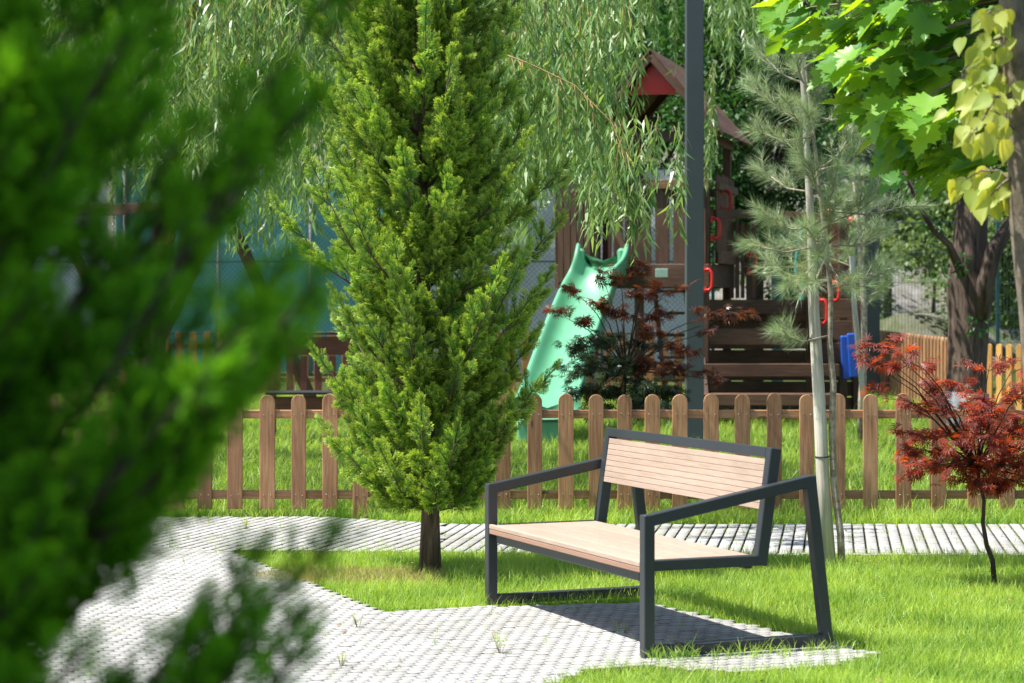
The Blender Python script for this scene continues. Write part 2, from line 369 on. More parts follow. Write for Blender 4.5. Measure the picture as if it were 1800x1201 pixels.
grass('lawn_grass', near, .064, .0036, 'bright green lawn around the bench and the golden conifer', L_grass)
strip = scatter(32000, -5.5, 5.8, 16.15, 17.2, lambda x, y: is_grass(x, y) and random.random() < (.9 if x > -1 else .4), lambda y: -.03)
back = scatter(215000, -9, 9, 17.2, 31, lambda x, y: random.random() < .9, lambda y: gz(y)-.03)
grass('yard_grass', strip+back, .10, .006, 'long green grass growing behind and under the picket fence', L_grass)
dry = scatter(20000, -1.6, -.4, 12.8, 13.5, lambda x, y: not nobare(x, y) or random.random() < .1, lambda y: -.028)
grass('dry_grass', dry, .045, .0035, 'straw coloured dry patch of lawn at the conifer foot', L_grassd, 1.0)
# tufts in the joints of the paving
js = []
for _ in range(2200):
    x = random.uniform(-4, 4); y = random.uniform(9, 16.5)
    if is_grass(x, y) or abs(x) > y*.25: continue
    if random.random() > (.8 if y > 14.3 else .16): continue
    for k in range(random.randint(2, 7)): js.append((x+random.gauss(0, .012), y+random.gauss(0, .02), -.02))
# spill over the paving edge
for _ in range(60000):
    x = random.uniform(-2.2, 3.2); y = random.uniform(9.2, 14.6)
    if is_grass(x, y): continue
    if is_grass(x+random.gauss(0, .05), y+random.gauss(0, .07)) and random.random() < .35: js.append((x, y, -.02))
for _ in range(50):      # taller tufts round the right end of the bench and along its foot bar
    t_ = random.random(); q = G(1135+340*t_, 1160-12*t_); q = q+Vector((random.gauss(0, .03), random.gauss(-.03, .03), 0))
    for k in range(random.randint(2, 7)): js.append((q.x+random.gauss(0, .012), q.y+random.gauss(0, .012), .0)); js.append((q.x+random.gauss(0, .02), q.y+random.gauss(0, .02), .02))
grass('joint_grass', js, .055, .0035, 'sparse grass sprouting in the joints and edges of the paving', L_grass, .7)

# ------------------------------------------------------------------ bench
A = G(852, 1062); B = G(1133, 1158)
fw = (A-B); fw.z = 0; BL = fw.length; eu = (B-A).normalized()            # along the bench, left end to right end
eb = Vector((-eu.y, eu.x, 0))                                           # towards the back
print('bench length', BL)
def bp(u, b, z): return A+eu*u+eb*b+Vector((0, 0, z))
T = .055
bench = thing('park_bench', 'dark steel bench with pale pinkish slatted seat and back on the paving', 'bench', (A+B)/2+eb*.4)
ZA, ZR, DR = .665, .825, 1.02        # armrest height in front, at the rear, and foot depth
BT = .915                            # depth of the armrest's rear corner
for u in (0.0, BL-T):
    c = u+T/2
    m = MB(); m.beam(bp(c, T/2, 0), bp(c, T/2, ZA), T, T, eb, .004)
    m.beam(bp(c, T, T/2), bp(c, DR-T*.4, T/2), T, T, (0, 0, 1), .004)
    # armrest
    m.beam(bp(c, T*.5, ZA-T*.5), bp(c, BT-T*.2, ZR-T*.5), T*.996, T, (0, 0, 1), .004)
    m.beam(bp(c, DR-T*.5, 0.001), bp(c, BT-T*.4, ZR-.004), T*.992, T, eb, .004)
    m.build('side_frame', M_steel, bench)
SZ = .445      # seat top at front
ub = T+.002; ue = BL-T-.002
wS = .623/4
top0, top1 = (.655, .42), (.735, .955)     # back upright: (depth, height) foot and top
for u in (ub+.026, ue-.026):
    m = MB(); m.beam(bp(u, T+.001, SZ-.025), bp(u, top0[0]+.02, SZ-.025), .05, .05)
    m.beam(bp(u, top0[0], SZ-.0505), bp(u, top1[0], top1[1]), .0505, .06, eb)
    m.build('seat_support', M_steel, bench)
m = MB(); m.beam(bp(ub+.052, .045, SZ-.075), bp(ue-.052, .045, SZ-.075), .04, .05); m.beam(bp(ub+.052, .61, SZ-.048), bp(ue-.052, .61, SZ-.048), .04, .04)
m.build('seat_beam', M_steel, bench)
m = MB(); d = Vector(bp(0, top1[0], top1[1])-bp(0, *top0)).normalized()
nrmb = eu.cross(d).normalized()
tp = bp(0, top1[0], top1[1])
m.beam(tp+eu*(ub+.052)-d*.025, tp+eu*(ue-.052)-d*.025, .06, .05, d); m.build('back_rail', M_steel, bench)
n = 4
wS = (.625-.002)/n
for k in range(n):
    m = MB(); bc = .002+wS*(k+.5); zc = SZ-.014
    inset = .052 if k else 0
    if k == 0:      # the front board reaches out to the legs
        m.beam(bp(ub+.053, bc+.012, zc), bp(ue-.053, bc+.012, zc), wS-.028, .024, (0, 0, 1), .003)
        m.beam(bp(ub+.001, .014, zc), bp(ue-.001, .014, zc), .024, .024, (0, 0, 1), .003); m.beam(bp(ub+.001, .014, zc-.0265), bp(ue-.001, .014, zc-.0265), .022, .026, (0, 0, 1), .003, 1)
    else: m.beam(bp(ub+.053, bc, zc), bp(ue-.053, bc, zc), wS-.004, .024, (0, 0, 1), .003)
    m.build('seat_board', [M_comp, M_compd], bench)
m = MB(); hb = .245; ns = 8
for k in range(ns):
    c0 = tp-d*(.055+hb*(k+.5)/ns)-nrmb*0
    front = -eb*.012
    m.beam(c0+eu*(ub+.054)+front, c0+eu*(ue-.054)+front, .022, hb/ns-.0018, d, .0016)
m.build('backrest', M_comp, bench)

# ------------------------------------------------------------------ picket fences
def picket(m, base, ux, w, t, h, thick_dir, mi=0):
    """upright board with a round top"""
    n = 7; prof = [(-w/2, 0), (w/2, 0), (w/2, h-w*.5)]+[(w/2*math.cos(a), h-w*.5+w*.5*math.sin(a)) for a in [math.pi*i/(n+1) for i in range(1, n+1)]]+[(-w/2, h-w*.5)]
    vs = []; gs = []; off = Vector((random.uniform(0, 60), random.uniform(0, 60), random.uniform(0, 60)))
    k = len(prof); b = .004
    for s, ins in ((-t/2, b), (-t/2+b, 0), (t/2-b, 0), (t/2, b)):
        for a, c in prof:
            q = 1-ins/(w/2); cc = c if ins == 0 else (c*(1-ins/h)+ins*.5)
            vs.append(base+ux*a*q+Vector((0, 0, cc))+thick_dir*s); gs.append(Vector((c, a, s))+off)
    fs = [tuple(range(k)), tuple(3*k+i for i in range(k-1, -1, -1))]
    for r in range(3):
        for i in range(k):
            j = (i+1) % k; fs.append((r*k+j, r*k+i, r*k+k+i, r*k+k+j))
    m.add(vs, fs, gs, mi)
def screw(m, p, dirv, r=.006):
    m.tube([p, p+dirv*.003], [r, r*.6], 6, 1)
def fence(label, p0, p1, spacing, w, h, zf, mat, rails, postevery=9, screws=False, group='wooden picket fences', lift=.045, postoff=4, jit=0, ppx=None):
    p0 = Vector(p0); p1 = Vector(p1); d = p1-p0; L = d.length; ux = d.normalized(); fr = Vector((ux.y, -ux.x, 0))
    if fr.y > 0: fr = -fr
    t = thing('picket_fence', label, 'fence', ((p0.x+p1.x)/2, (p0.y+p1.y)/2, zf((p0.y+p1.y)/2)), group)
    n = int(L/spacing)+1; us = ppx if ppx else [i*spacing for i in range(n)]
    for i, u in enumerate(us):
        q = p0+ux*u; z0 = zf(q.y); hh = h+random.uniform(-jit, jit); m = MB()
        post = (i % postevery == postoff)
        q = Vector((q.x, q.y, z0+(-.03 if post else lift)))
        tl = (ux+Vector((0, 0, random.uniform(-.012, .012)))).normalized()
        picket(m, q, tl, w*random.uniform(.96, 1.03), .026, hh-(0 if not post else -lift-.03), fr)
        if screws:
            for rz in rails:
                for sx in (-.028, .030): screw(m, Vector((q.x, q.y, z0+rz+random.uniform(-.006, .006)))+ux*sx+fr*.0135, fr)
        m.build('picket', [mat, M_screw], t)
        if post:
            m = MB(); m.beam(Vector((q.x, q.y, z0-.05))-fr*.105, Vector((q.x, q.y, z0+h*.93))-fr*.105, .09, .09, fr); m.build('post', mat, t)
    for rz in rails:
        m = MB(); a = p0-ux*.1-fr*.037; b = p1+ux*.1-fr*.037
        m.beam(Vector((a.x, a.y, zf(p0.y)+rz)), Vector((b.x, b.y, zf(p1.y)+rz)), .045, .065); m.build('rail', mat, t)
    return t
DF = 16.9
xs = [-130, -75, -20, 34, 90, 146, 202, 258, 310, 360, 413, 470, 525, 580, 634, 690, 745, 800, 884, 940, 995, 1048, 1098, 1147, 1195, 1250, 1305, 1361, 1418, 1473, 1530, 1588, 1650, 1714, 1770, 1828, 1884]
X0 = (xs[0]-900)*DF/F
fence('brown picket fence with round tops running right across behind the bench', (X0, DF, 0), ((xs[-1]-900)*DF/F, DF, 0), .24, .118, .90, lambda y: 0, M_pick, (.155, .785), 9, True, jit=.008, postoff=5, ppx=[(x-900)*DF/F-X0 for x in xs])
zf = lambda y: gz(y)-.02
def zfar(y): return .30
fence('far orange brown picket fence behind the green slide', (-8.2, 32, 0), (3.0, 32, 0), .205, .115, .90, zfar, M_pickf, (.22, .72), 11, group='wooden picket fences')
fence('dark picket fence on the right receding towards the thick trunk', ((1542-900)*32/F, 32, 0), ((1682-900)*27/F, 27, 0), .20, .11, .92, lambda y: .25+.01*(y-27), M_pick, (.25, .70), 12, group='wooden picket fences')
fence('sunlit yellow wooden picket fence right of the thick trunk', ((1722-900)*27.4/F, 27.4, 0), ((1930-900)*26.2/F, 26.2, 0), .145, .085, .86, lambda y: .24, M_picky, (.24, .62), 12, group='wooden picket fences')

# ------------------------------------------------------------------ steel posts
def steel_post(x0, x1, D, zb, zt, label):
    a = (x0-900)*D/F; b = (x1-900)*D/F; c = (a+b)/2; w = b-a
    t = thing('steel_post', label, 'post', (c, D, zb), 'square grey steel posts')
    m = MB(); m.beam((c, D, zb+.012), (c, D, zt), w, w, (0, 1, 0), .008); m.build('shaft', M_post, t)
    m = MB(); m.box((c, D, zb+.004), (w+.12, w+.12, .016))
    m.build('base_plate', M_post, t)
    m = MB(); m.box((c, D, zt+.01), (w+.02, w+.02, .02)); m.build('cap', M_post, t)
steel_post(1205, 1236, 23, gz(23), 5.6, 'tall square grey post rising in front of the wooden play tower')
steel_post(1521, 1545, 31, gz(31), 6.0, 'farther grey post behind the young pine, right of the play steps')

# ------------------------------------------------------------------ play tower
D0 = 27.0
zg = gz(27)
tow = thing('play_tower', 'dark brown wooden play tower with gable roof and red gable panel', 'play tower', (1.6, 27.5, zg))
ra = math.radians(-15); tu = Vector((math.cos(ra), math.sin(ra), 0)); tv = Vector((-math.sin(ra), math.cos(ra), 0))
O = P(982, 0, 26.6); O.z = 0
def tp3(u, v, z): return O+tu*u+tv*v+Vector((0, 0, z))
TW, TD = 1.86, 1.75
def zpx(y, D=26.6): return EYE-(y-HOR)*D/F
for (u, v) in ((0.05, .05), (TW-.05, .05), (0.05, TD-.05), (TW-.05, TD-.05), (1.0, .05)):
    m = MB(); m.beam(tp3(u, v, zg-.03), tp3(u, v, zpx(235)), .10, .10, tu); m.build('post', M_play, tow)
pl = zpx(500)
m = MB(); m.beam(tp3(-.02, -.03, pl+.10), tp3(TW+.02, -.03, pl+.10), .04, .28); m.beam(tp3(TW+.03, 0, pl+.10), tp3(TW+.03, TD, pl+.10), .04, .28)
m.beam(tp3(-.03, 0, pl+.1), tp3(-.03, TD, pl+.1), .04, .28); m.beam(tp3(0, TD+.03, pl+.1), tp3(TW, TD+.03, pl+.1), .04, .28)
m.build('platform_edge', M_play, tow)
m = MB()
for k in range(12): m.beam(tp3(.02, .08+k*.145, pl+.2), tp3(TW-.02, .08+k*.145, pl+.2), .13, .03)
m.build('platform', M_play, tow)
wt = zpx(330)
def boards(name, u0, v0, u1, v1, n, w, z0, z1, mat):
    for k in range(n):
        a = (k+.5)/n; q = MB(); u = u0+(u1-u0)*a; v = v0+(v1-v0)*a
        dirv = (tp3(u1, v1, 0)-tp3(u0, v0, 0)).normalized()
        q.beam(tp3(u, v, z0), tp3(u, v, z1+random.uniform(-.02, .02)), w, .025, dirv.cross(Vector((0, 0, 1)))); q.build(name, mat, tow)
boards('wall_board', .0, -.065, .42, -.065, 5, .075, pl+.02, wt+.15, M_play)
boards('wall_board', .96, -.01, TW, -.01, 4, .175, pl+.25, wt-.0, M_play)
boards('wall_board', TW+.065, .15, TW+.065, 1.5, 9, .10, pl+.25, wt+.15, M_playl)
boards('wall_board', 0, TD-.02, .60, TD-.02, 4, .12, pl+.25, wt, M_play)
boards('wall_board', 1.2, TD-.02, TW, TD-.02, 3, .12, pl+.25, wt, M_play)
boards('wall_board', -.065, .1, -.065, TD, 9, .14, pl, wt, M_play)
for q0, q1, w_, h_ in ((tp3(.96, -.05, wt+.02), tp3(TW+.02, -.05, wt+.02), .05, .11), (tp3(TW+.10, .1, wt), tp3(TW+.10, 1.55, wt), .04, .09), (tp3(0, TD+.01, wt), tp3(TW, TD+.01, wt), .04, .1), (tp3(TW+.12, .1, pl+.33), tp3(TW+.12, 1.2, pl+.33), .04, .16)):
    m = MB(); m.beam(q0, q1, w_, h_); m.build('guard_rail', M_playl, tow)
m = MB(); m.beam(tp3(.56, .02, wt-.15), tp3(.92, .02, pl+.2), .07, .05, tv); m.beam(tp3(.45, -.01, pl+.15), tp3(.45, -.01, wt+.1), .10, .04, tv); m.build('brace', M_playl, tow)
# roof: gable ends front and back
re = zpx(238); rp = zpx(98); oh = .28
roofm = MB()
UC = 1.20; rw = TW-UC+.22
for sgn in (-1, 1):
    for k in range(9):
        a0 = k/9; a1 = (k+1.12)/9
        e0 = tp3(UC+sgn*rw*a0, -oh, rp-(rp-re)*a0*1.02+.012); e1 = tp3(UC+sgn*rw*a1, -oh, rp-(rp-re)*a1*1.02-.0)
        mid = (e0+e1)/2; n_ = (e1-e0).cross(tv).normalized()
        roofm.beam(mid, mid+tv*(TD+2*oh), (e1-e0).length, .022, n_, .003)
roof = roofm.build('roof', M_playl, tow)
m = MB()
for vv in (-oh+.03, -.02, TD+.1):
    for sgn in (-1, 1):
        m.beam(tp3(UC, vv, rp-.07), tp3(UC+sgn*(rw-.06), vv, re-.02), .05, .09, tv.cross(tu))
m.beam(tp3(0, -.02, re-.05), tp3(TW, -.02, re-.05), .06, .12); m.beam(tp3(TW-.0, 0, re-.05), tp3(TW-.0, TD, re-.05), .06, .12)
m.build('rafter', M_play, roof)
gp = MB(); gt = rp-.14; gbz = rp-.52; hw = rw*(gt-gbz)/(rp-re)*.92
vs = [tp3(UC-hw, -.10, gbz), tp3(UC+hw, -.10, gbz), tp3(UC, -.10, gt), tp3(UC-hw, -.13, gbz), tp3(UC+hw, -.13, gbz), tp3(UC, -.13, gt)]
gp.add(vs, [(0, 1, 2), (5, 4, 3), (0, 3, 4, 1), (1, 4, 5, 2), (2, 5, 3, 0)], [(0, 0, 0)]*6); gp.build('gable_panel', M_red, roof)
# sign plate
sp = P(1163, 480, 26.15)
m = MB(); m.box(sp, (.15, .012, .105), 0, .01); tmp = m.build('sign_plate', M_sign, tow)
def handle(p, h, out, mat, parent, name='grab_handle'):
    p = Vector(p); out = Vector(out).normalized(); m = MB()
    pts = [p+Vector((0, 0, h/2)), p+out*.06+Vector((0, 0, h/2+.005)), p+out*.09+Vector((0, 0, h*.36)), p+out*.095, p+out*.09-Vector((0, 0, h*.36)), p+out*.06-Vector((0, 0, h/2+.005)), p-Vector((0, 0, h/2))]
    m.tube(pts, .019, 8); m.box(p+Vector((0, 0, h/2)), (.05, .03, .07)); m.box(p-Vector((0, 0, h/2)), (.05, .03, .07)); return m.build(name, mat, parent)
handle(P(1238, 492, 26.0), .24, (1, -.3, 0), M_red, tow)
handle(P(1252, 402, 26.2), .23, (1, -.3, 0), M_red, tow)
handle(P(1272, 352, 26.6), .22, (1, -.3, 0), M_red, tow)
# ladder below the platform
m = MB()
for xx in (1150, 1204):
    m.beam(P(xx, 500, 26.9), Vector((P(xx+24, 500, 26).x, 26.0, zg)), .05, .09, (0, 1, 0))
m.build('ladder_rail', M_play, tow)
for k in range(5):
    z = zpx(512)-k*.27; a = k*.027; m = MB(); m.beam(P(1144+k*4, 0, 26.8-k*.15).xy.to_3d()+Vector((0, 0, z)), P(1212+k*4, 0, 26.8-k*.15).xy.to_3d()+Vector((0, 0, z)), .09, .035); m.build('ladder_rung', M_play, tow)

# ------------------------------------------------------------------ slide
sl = thing('slide', 'light green plastic slide coming down left from the play tower', 'slide', (.6, 25, gz(25)))
def slide():
    c = [P(1060, 469, 26.4), P(1056, 478, 26.15), P(1036, 520, 25.9), P(1008, 590, 25.2), P(985, 655, 24.6), P(972, 695, 24.1), P(965, 716, 23.7), P(962, 728, 23.2)]
    # resample
    pts = []
    for i in range(len(c)-1):
        for k in range(5):
            t = k/5; pm = c[max(i-1, 0)]; pn = c[min(i+2, len(c)-1)]
            pts.append(.5*((2*c[i])+(c[i+1]-pm)*t+(2*pm-5*c[i]+4*c[i+1]-pn)*t*t+(3*c[i]-pm-3*c[i+1]+pn)*t**3))
    pts.append(c[-1])
    prof = [(-.33, .0), (-.335, .15), (-.31, .185), (-.275, .175), (-.25, .13), (-.20, .03), (-.12, -.0), (0, -.012), (.12, 0), (.20, .03), (.25, .13), (.275, .175), (.31, .185), (.335, .15), (.33, .0), (.25, -.05), (0, -.06), (-.25, -.05)]
    V = []; n = len(prof); Fs = []
    for i, p in enumerate(pts):
        t = (pts[min(i+1, len(pts)-1)]-pts[max(i-1, 0)]).normalized(); sx = Vector((0, 0, 1)).cross(t).normalized()*-1
        if sx.x < 0: sx = -sx
        up = sx.cross(t).normalized()
        if up.z < 0: up = -up
        s = i/(len(pts)-1); wmul = 1+.08*s; hm = 1.0+1.1*max(0, 1-s*7)
        if s < .05: hm = 2.2*(.5+.5*s/.05)
        for a, b in prof: V.append(p+sx*a*wmul+up*(b*(hm if b > .1 else 1)))
    for i in range(len(pts)-1):
        for k in range(n):
            j = (k+1) % n; Fs.append((i*n+k, i*n+j, i*n+n+j, i*n+n+k))
    Fs.append(tuple(range(n))); m = len(pts)-1; Fs.append(tuple(m*n+k for k in range(n-1, -1, -1)))
    me = bpy.data.meshes.new('chute'); me.from_pydata([tuple(v) for v in V], [], Fs); me.update()
    me.polygons.foreach_set('use_smooth', [True]*len(me.polygons))
    o = link('chute', me, M_green, sl); o.modifiers.new('s', 'SUBSURF').render_levels = 1
    # upright wings at the top
    for x in (1017, 1092):
        m = MB(); b = P(x, 475, 26.42); zt = P(x, 437, 26.42).z
        m.beam(b-Vector((0, 0, .1)), Vector((b.x+(.02 if x < 1050 else .0), b.y, zt)), .10, .34, (0, 1, 0), .035); m.build('side_wing', M_green, sl)
    q = P(962, 728, 23.2); m = MB(); m.box((q.x-.05, 23.5, (gz(23.5)+q.z-.09)/2), (.55, .42, q.z-.07-gz(23.5)), 0, .02); m.build('foot', M_green, sl)
slide()

# ------------------------------------------------------------------ stepped climbing deck on the right
dk = thing('play_steps', 'wide dark brown wooden steps with lit front edges right of the grey post', 'steps', (3.2, 27, zg))
xl, xr = (1236-900)*26/F, (1498-900)*26/F
sy = [(527, 552, 26.9), (578, 606, 26.45), (640, 662, 26.0), (693, 713, 25.5)]
for i, (y0, y1, D) in enumerate(sy):
    z1 = P(0, y0, D).z; z0 = P(0, y1, D).z; m = MB()
    a = xl*(D/26); b = (1432-900)*D/F if i < 2 else (1475-900)*D/F
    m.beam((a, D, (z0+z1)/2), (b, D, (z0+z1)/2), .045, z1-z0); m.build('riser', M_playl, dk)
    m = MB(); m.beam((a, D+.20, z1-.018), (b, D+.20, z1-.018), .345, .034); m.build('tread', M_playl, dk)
for k in range(7):
    m = MB(); zz = zg+.03+k*.2; m.beam((xl, 27.42, zz+.09), ((1500-900)*27.4/F, 27.42, zz+.09), .03, .185); m.build('back_board', M_play, dk)  # boards added to make the space behind the steps dark
m = MB(); m.beam((xl, 27.3, zpx(549)), ((1432-900)*27.3/F, 27.3, zpx(549)), .05, .22); m.build('deck_edge', M_playl, dk)
for x in (1236, 1434):
    m = MB(); xx = (x-900)*26.5/F
    m.beam((xx-.03, 27.0, zpx(532)), (xx-.03, 25.6, zg+.05), .05, .26, (0, 1, 1)); m.build('stringer', M_play, dk)
m = MB()
xa, xb = (1434-900)*26.4/F, (1502-900)*26.4/F
for k, (y0, y1) in enumerate(((525, 560), (563, 598), (601, 638))):
    m.beam((xa, 26.6, EYE-((y0+y1)/2-HOR)*26.6/F), (xb, 26.6, EYE-((y0+y1)/2-HOR)*26.6/F), .04, .235)
m.build('side_wall', M_playl, dk)
m = MB(); m.beam((xb-.1, 26.7, zg-.03), (xb-.1, 26.7, EYE-(375-HOR)*26.7/F), .1, .1); m.beam((xb+.18, 27.4, zg-.03), (xb+.18, 27.4, EYE-(470-HOR)*27.4/F), .16, .1); m.beam((xa-.02, 26.75, zg-.03), (xa-.02, 26.75, EYE-(375-HOR)*26.7/F), .1, .1)
m.build('post', M_play, dk)
# panel wall with vertical boards at left of opening, beam above
xq = (1284-900)*27.2/F
for k in range(5):
    m = MB(); m.beam((xq+.035+k*.062, 27.35-k*.05, zpx(524)), (xq+.035+k*.062, 27.35-k*.05, zpx(386+k)), .05, .025, (0, 1, 0)); m.build('wall_board', M_playl, dk)
for k in range(4):
    m = MB(); m.beam((xa+.06+k*.115, 26.75, zpx(520)), (xa+.06+k*.115, 26.75, zpx(382)), .10, .025, (0, 1, 0)); m.build('wall_board', M_table, dk)
m = MB(); m.beam(P(1236, 376, 26.2), P(1352, 376, 27.0), .05, .11); m.beam(P(1352, 376, 27.0), P(1500, 388, 27.0), .05, .10); m.build('top_beam', M_playl, dk)
for (x, y, D, h, o) in ((1316, 463, 27.0, .22, (1, -.4, 0)), (1414, 492, 26.9, .27, (-1, -.4, 0)), (1440, 548, 26.3, .28, (1, -.4, 0)), (1462, 512, 26.5, .22, (.8, -.5, 0))):
    handle(P(x, y, D), h, o, M_red, dk)
for (x, y) in ((1458, 374), (1497, 388), (1490, 494)):
    m = MB(); p = P(x, y, 26.5); m.tube([p, p+Vector((.0, -.04, 0))], [.05, .045], 10); m.build('bolt_cap', M_red, dk)
m = MB(); m.beam(P(1484, 590, 26.2), P(1487, 668, 26.2), .10, .05, (0, 1, 0), .02); m.beam(P(1496, 586, 26.15), P(1501, 664, 26.15), .11, .05, (0, 1, 0), .02); m.build('blue_panel', M_blue, dk)
# teal climbing pole and rope beyond the deck
t = thing('teal_pole', 'dark teal pole seen through the opening above the play steps', 'pole', (P(1366, 0, 31).x, 31, gz(31)))
q = P(1366, 430, 31); m = MB(); m.beam((q.x, 31, gz(31)), (q.x, 31, EYE-(395-HOR)*31/F), .15, .15, (0, 1, 0), .01); m.build('shaft', M_teal, t)
m = MB(); m.tube([(q.x-.09, 30.9, 1.9), (q.x, 30.88, 1.86), (q.x+.09, 30.9, 1.9), (q.x+.3, 30.95, 1.82)], .012, 6); m.build('tie', M_white, t)
t = thing('climbing_rope', 'turquoise climbing rope hanging right of the teal pole', 'rope', (P(1404, 0, 29).x, 29, .3))
m = MB(); pts = [P(1404+5*math.sin(k*.9), 375+k*17, 29) for k in range(12)]; m.tube(pts, [.022+.012*(k % 3 == 0) for k in range(12)], 7); m.build('rope', plain('turquoise', (.02, .38, .36), .6), t)
# red picnic bench on the left behind the fence
tb = thing('wooden_railing_bench', 'reddish wooden bench with wide back board behind the left fence', 'bench', (P(560, 0, 24).x, 24, gz(24)))
xa, xb = P(470, 0, 24).x, P(668, 0, 24).x
m = MB(); m.beam(P(470, 608, 24), P(668, 608, 24), .05, .20); m.build('back_board', M_table, tb)
m = MB(); m.beam(P(470, 586, 24), P(668, 586, 24), .12, .03); m.build('top_cap', M_black, tb)
for k in range(8):
    m = MB(); m.beam(P(484+k*25, 626, 24), P(484+k*25, 690, 24), .075, .03, (0, 1, 0)); m.build('slat', M_table, tb)
m = MB(); m.beam(P(470, 690, 23.6), P(668, 690, 23.6), .45, .03); m.build('seat', M_black, tb)
m = MB(); m.beam(P(470, 712, 23.5), P(668, 712, 23.5), .05, .18); m.build('apron', M_table, tb)
for x in (478, 660):
    m = MB(); m.beam(P(x, 600, 24.05), (P(x, 0, 24.05).x, 24.05, gz(24)-.02), .09, .09, (0, 1, 0)); m.build('leg', M_table, tb)

# ------------------------------------------------------------------ swing set
sw = thing('swing_set', 'dark brown wooden swing frame with chains behind the left branches', 'swing', (-4.8, 27.5, gz(27)))
p0 = P(392, 362, 25.5); p1 = P(95, 372, 28.5); bd = (p1-p0); bd.z = 0; bd.normalize(); sd_ = Vector((-bd.y, bd.x, 0))
if sd_.x < 0: sd_ = -sd_
m = MB(); m.beam(p0-bd*.15, p1+bd*.15, .10, .14); m.build('top_beam', M_play, sw)
for p in (p0, p1):
    for s in (-1, 1):
        m = MB(); m.beam(p+Vector((0, 0, .10))-sd_*s*.05+bd*.0, Vector((p.x, p.y, gz(p.y)-.03))+sd_*s*1.45, .11, .11, bd); m.build('leg', M_play, sw)
for k in (.50, .62):
    q = p0.lerp(p1, k); m = MB(); z = q.z-.07; i = 0
    while z > 1.05:
        a = Vector((.012, 0, 0)) if i % 2 else Vector((0, .012, 0))
        m.tube([q.xy.to_3d()+Vector((0, 0, z))+a*1, q.xy.to_3d()+Vector((0, 0, z-.045))+a, q.xy.to_3d()+Vector((0, 0, z-.045))-a, q.xy.to_3d()+Vector((0, 0, z))-a], .006, 4); z -= .038; i += 1
    m.build('chain', M_chain, sw)
qa = p0.lerp(p1, .5); qb = p0.lerp(p1, .62); m = MB(); m.beam(Vector((qa.x, qa.y, 1.03)), Vector((qb.x, qb.y, 1.03)), .2, .03, (0, 0, 1), .01); m.build('seat', M_blue, sw)

# ------------------------------------------------------------------ court fence with screens (left) and wire fence (right)
def wires(m, x0, x1, z0, z1, y, step, r, diag):
    if diag:
        H = z1-z0; x = x0-H
        while x < x1:
            for s in (1, -1):
                a = (x, z0) if s > 0 else (x, z1); b = (x+H, z1) if s > 0 else (x+H, z0)
                xa = max(a[0], x0); xb = min(b[0], x1)
                if xb-xa < .02: continue
                za = a[1]+s*(xa-a[0]); zb = a[1]+s*(xb-a[0])
                m.beam((xa, y+s*r, za), (xb, y+s*r, zb), r*2, r*2, (0, 1, 0), .0001)
            x += step
    else:
        x = x0
        while x < x1: m.beam((x, y, z0), (x, y, z1), r*2, r*2, (0, 1, 0), .0001); x += step
DC = 36.0
cf = thing('court_fence', 'chain link court fence hung with teal and pale screens', 'fence', (-3, DC, .45))
xL, xR = -9.6, 3.1; zt = 3.9; zb = .42
m = MB(); wires(m, xL, xR, zb+.05, zt, DC-.06, .085, .0022, True); m.build('chain_link', M_wire, cf)
for i, x in enumerate([-9.6, -8.0, -6.45, -4.9, P(545, 0, DC).x, -1.75, -.1, 1.5, 3.1]):
    m = MB(); m.tube([(x, DC, zb-.05), (x, DC, zt+.05)], .035, 8); m.build('post', plain('galv', (.36, .36, .34), .5, .1, 3, 0, .3) if i == 0 else bpy.data.materials['galv'], cf)
m = MB()
for z in (zb+.06, 1.15, 2.35, zt): m.tube([(xL, DC-.045, z), (xR, DC-.045, z)], .012, 6)
m.build('rail', M_wire, cf)
def screen(name, x0, x1, col):
    nx = 60; nz = 14; V = []
    for j in range(nz+1):
        for i in range(nx+1):
            x = x0+(x1-x0)*i/nx; z = zb+.1+(zt-zb-.12)*j/nz
            V.append((x, DC+.07+.035*math.sin(x*2.1+z*1.7)+.02*math.sin(x*5.3-z*3.1)+.012*math.sin(x*13+z*9), z))
    I = np.arange((nx+1)*(nz+1)).reshape(nz+1, nx+1); Fc = np.stack([I[:-1, :-1], I[:-1, 1:], I[1:, 1:], I[1:, :-1]], -1).reshape(-1, 4)
    m, nt, N, L, b = newmat(name); g = N.new('ShaderNodeTexCoord'); n = noise(N, L, g.outputs['Object'], 1.2, 5)
    r = ramp(N, [(.3, tuple(c*.8 for c in col)), (.7, tuple(min(1, c*1.1) for c in col))]); L.new(n.outputs[0], r.inputs[0]); L.new(r.outputs[0], b.inputs['Base Color'])
    b.inputs['Roughness'].default_value = .8
    tr = N.new('ShaderNodeBsdfTranslucent'); L.new(r.outputs[0], tr.inputs[0]); ms = N.new('ShaderNodeMixShader'); ms.inputs[0].default_value = .4
    L.new(b.outputs[0], ms.inputs[1]); L.new(tr.outputs[0], ms.inputs[2]); L.new(ms.outputs[0], N['Material Output'].inputs[0])
    npmesh('screen', np.array(V), Fc, {}, m, cf, True)
screen('screen_teal', -6.6, -1.85, (.20, .58, .56)); screen('screen_pale', -1.7, 3.05, (.72, .77, .82)); screen('screen_pale_left', -9.5, -6.75, (.74, .78, .84))
wf = thing('wire_fence', 'dark green wire mesh fence along the foot of the slope on the right', 'fence', (6, 36, .45))
m = MB(); wires(m, 3.3, 10.5, .5, 3.05, 36, .055, .0025, False)
for z in (.6, 1.0, 1.5, 2.0, 2.5, 3.0): m.beam((3.3, 35.99, z), (10.5, 35.99, z), .006, .01)
m.build('wire_mesh', M_wire, wf)
for x in (3.35, 5.75, 8.1, 10.4):
    m = MB(); m.beam((x, 36.05, .4), (x, 36.05, 3.1), .06, .06, (0, 1, 0)); m.build('post', M_teal, wf)

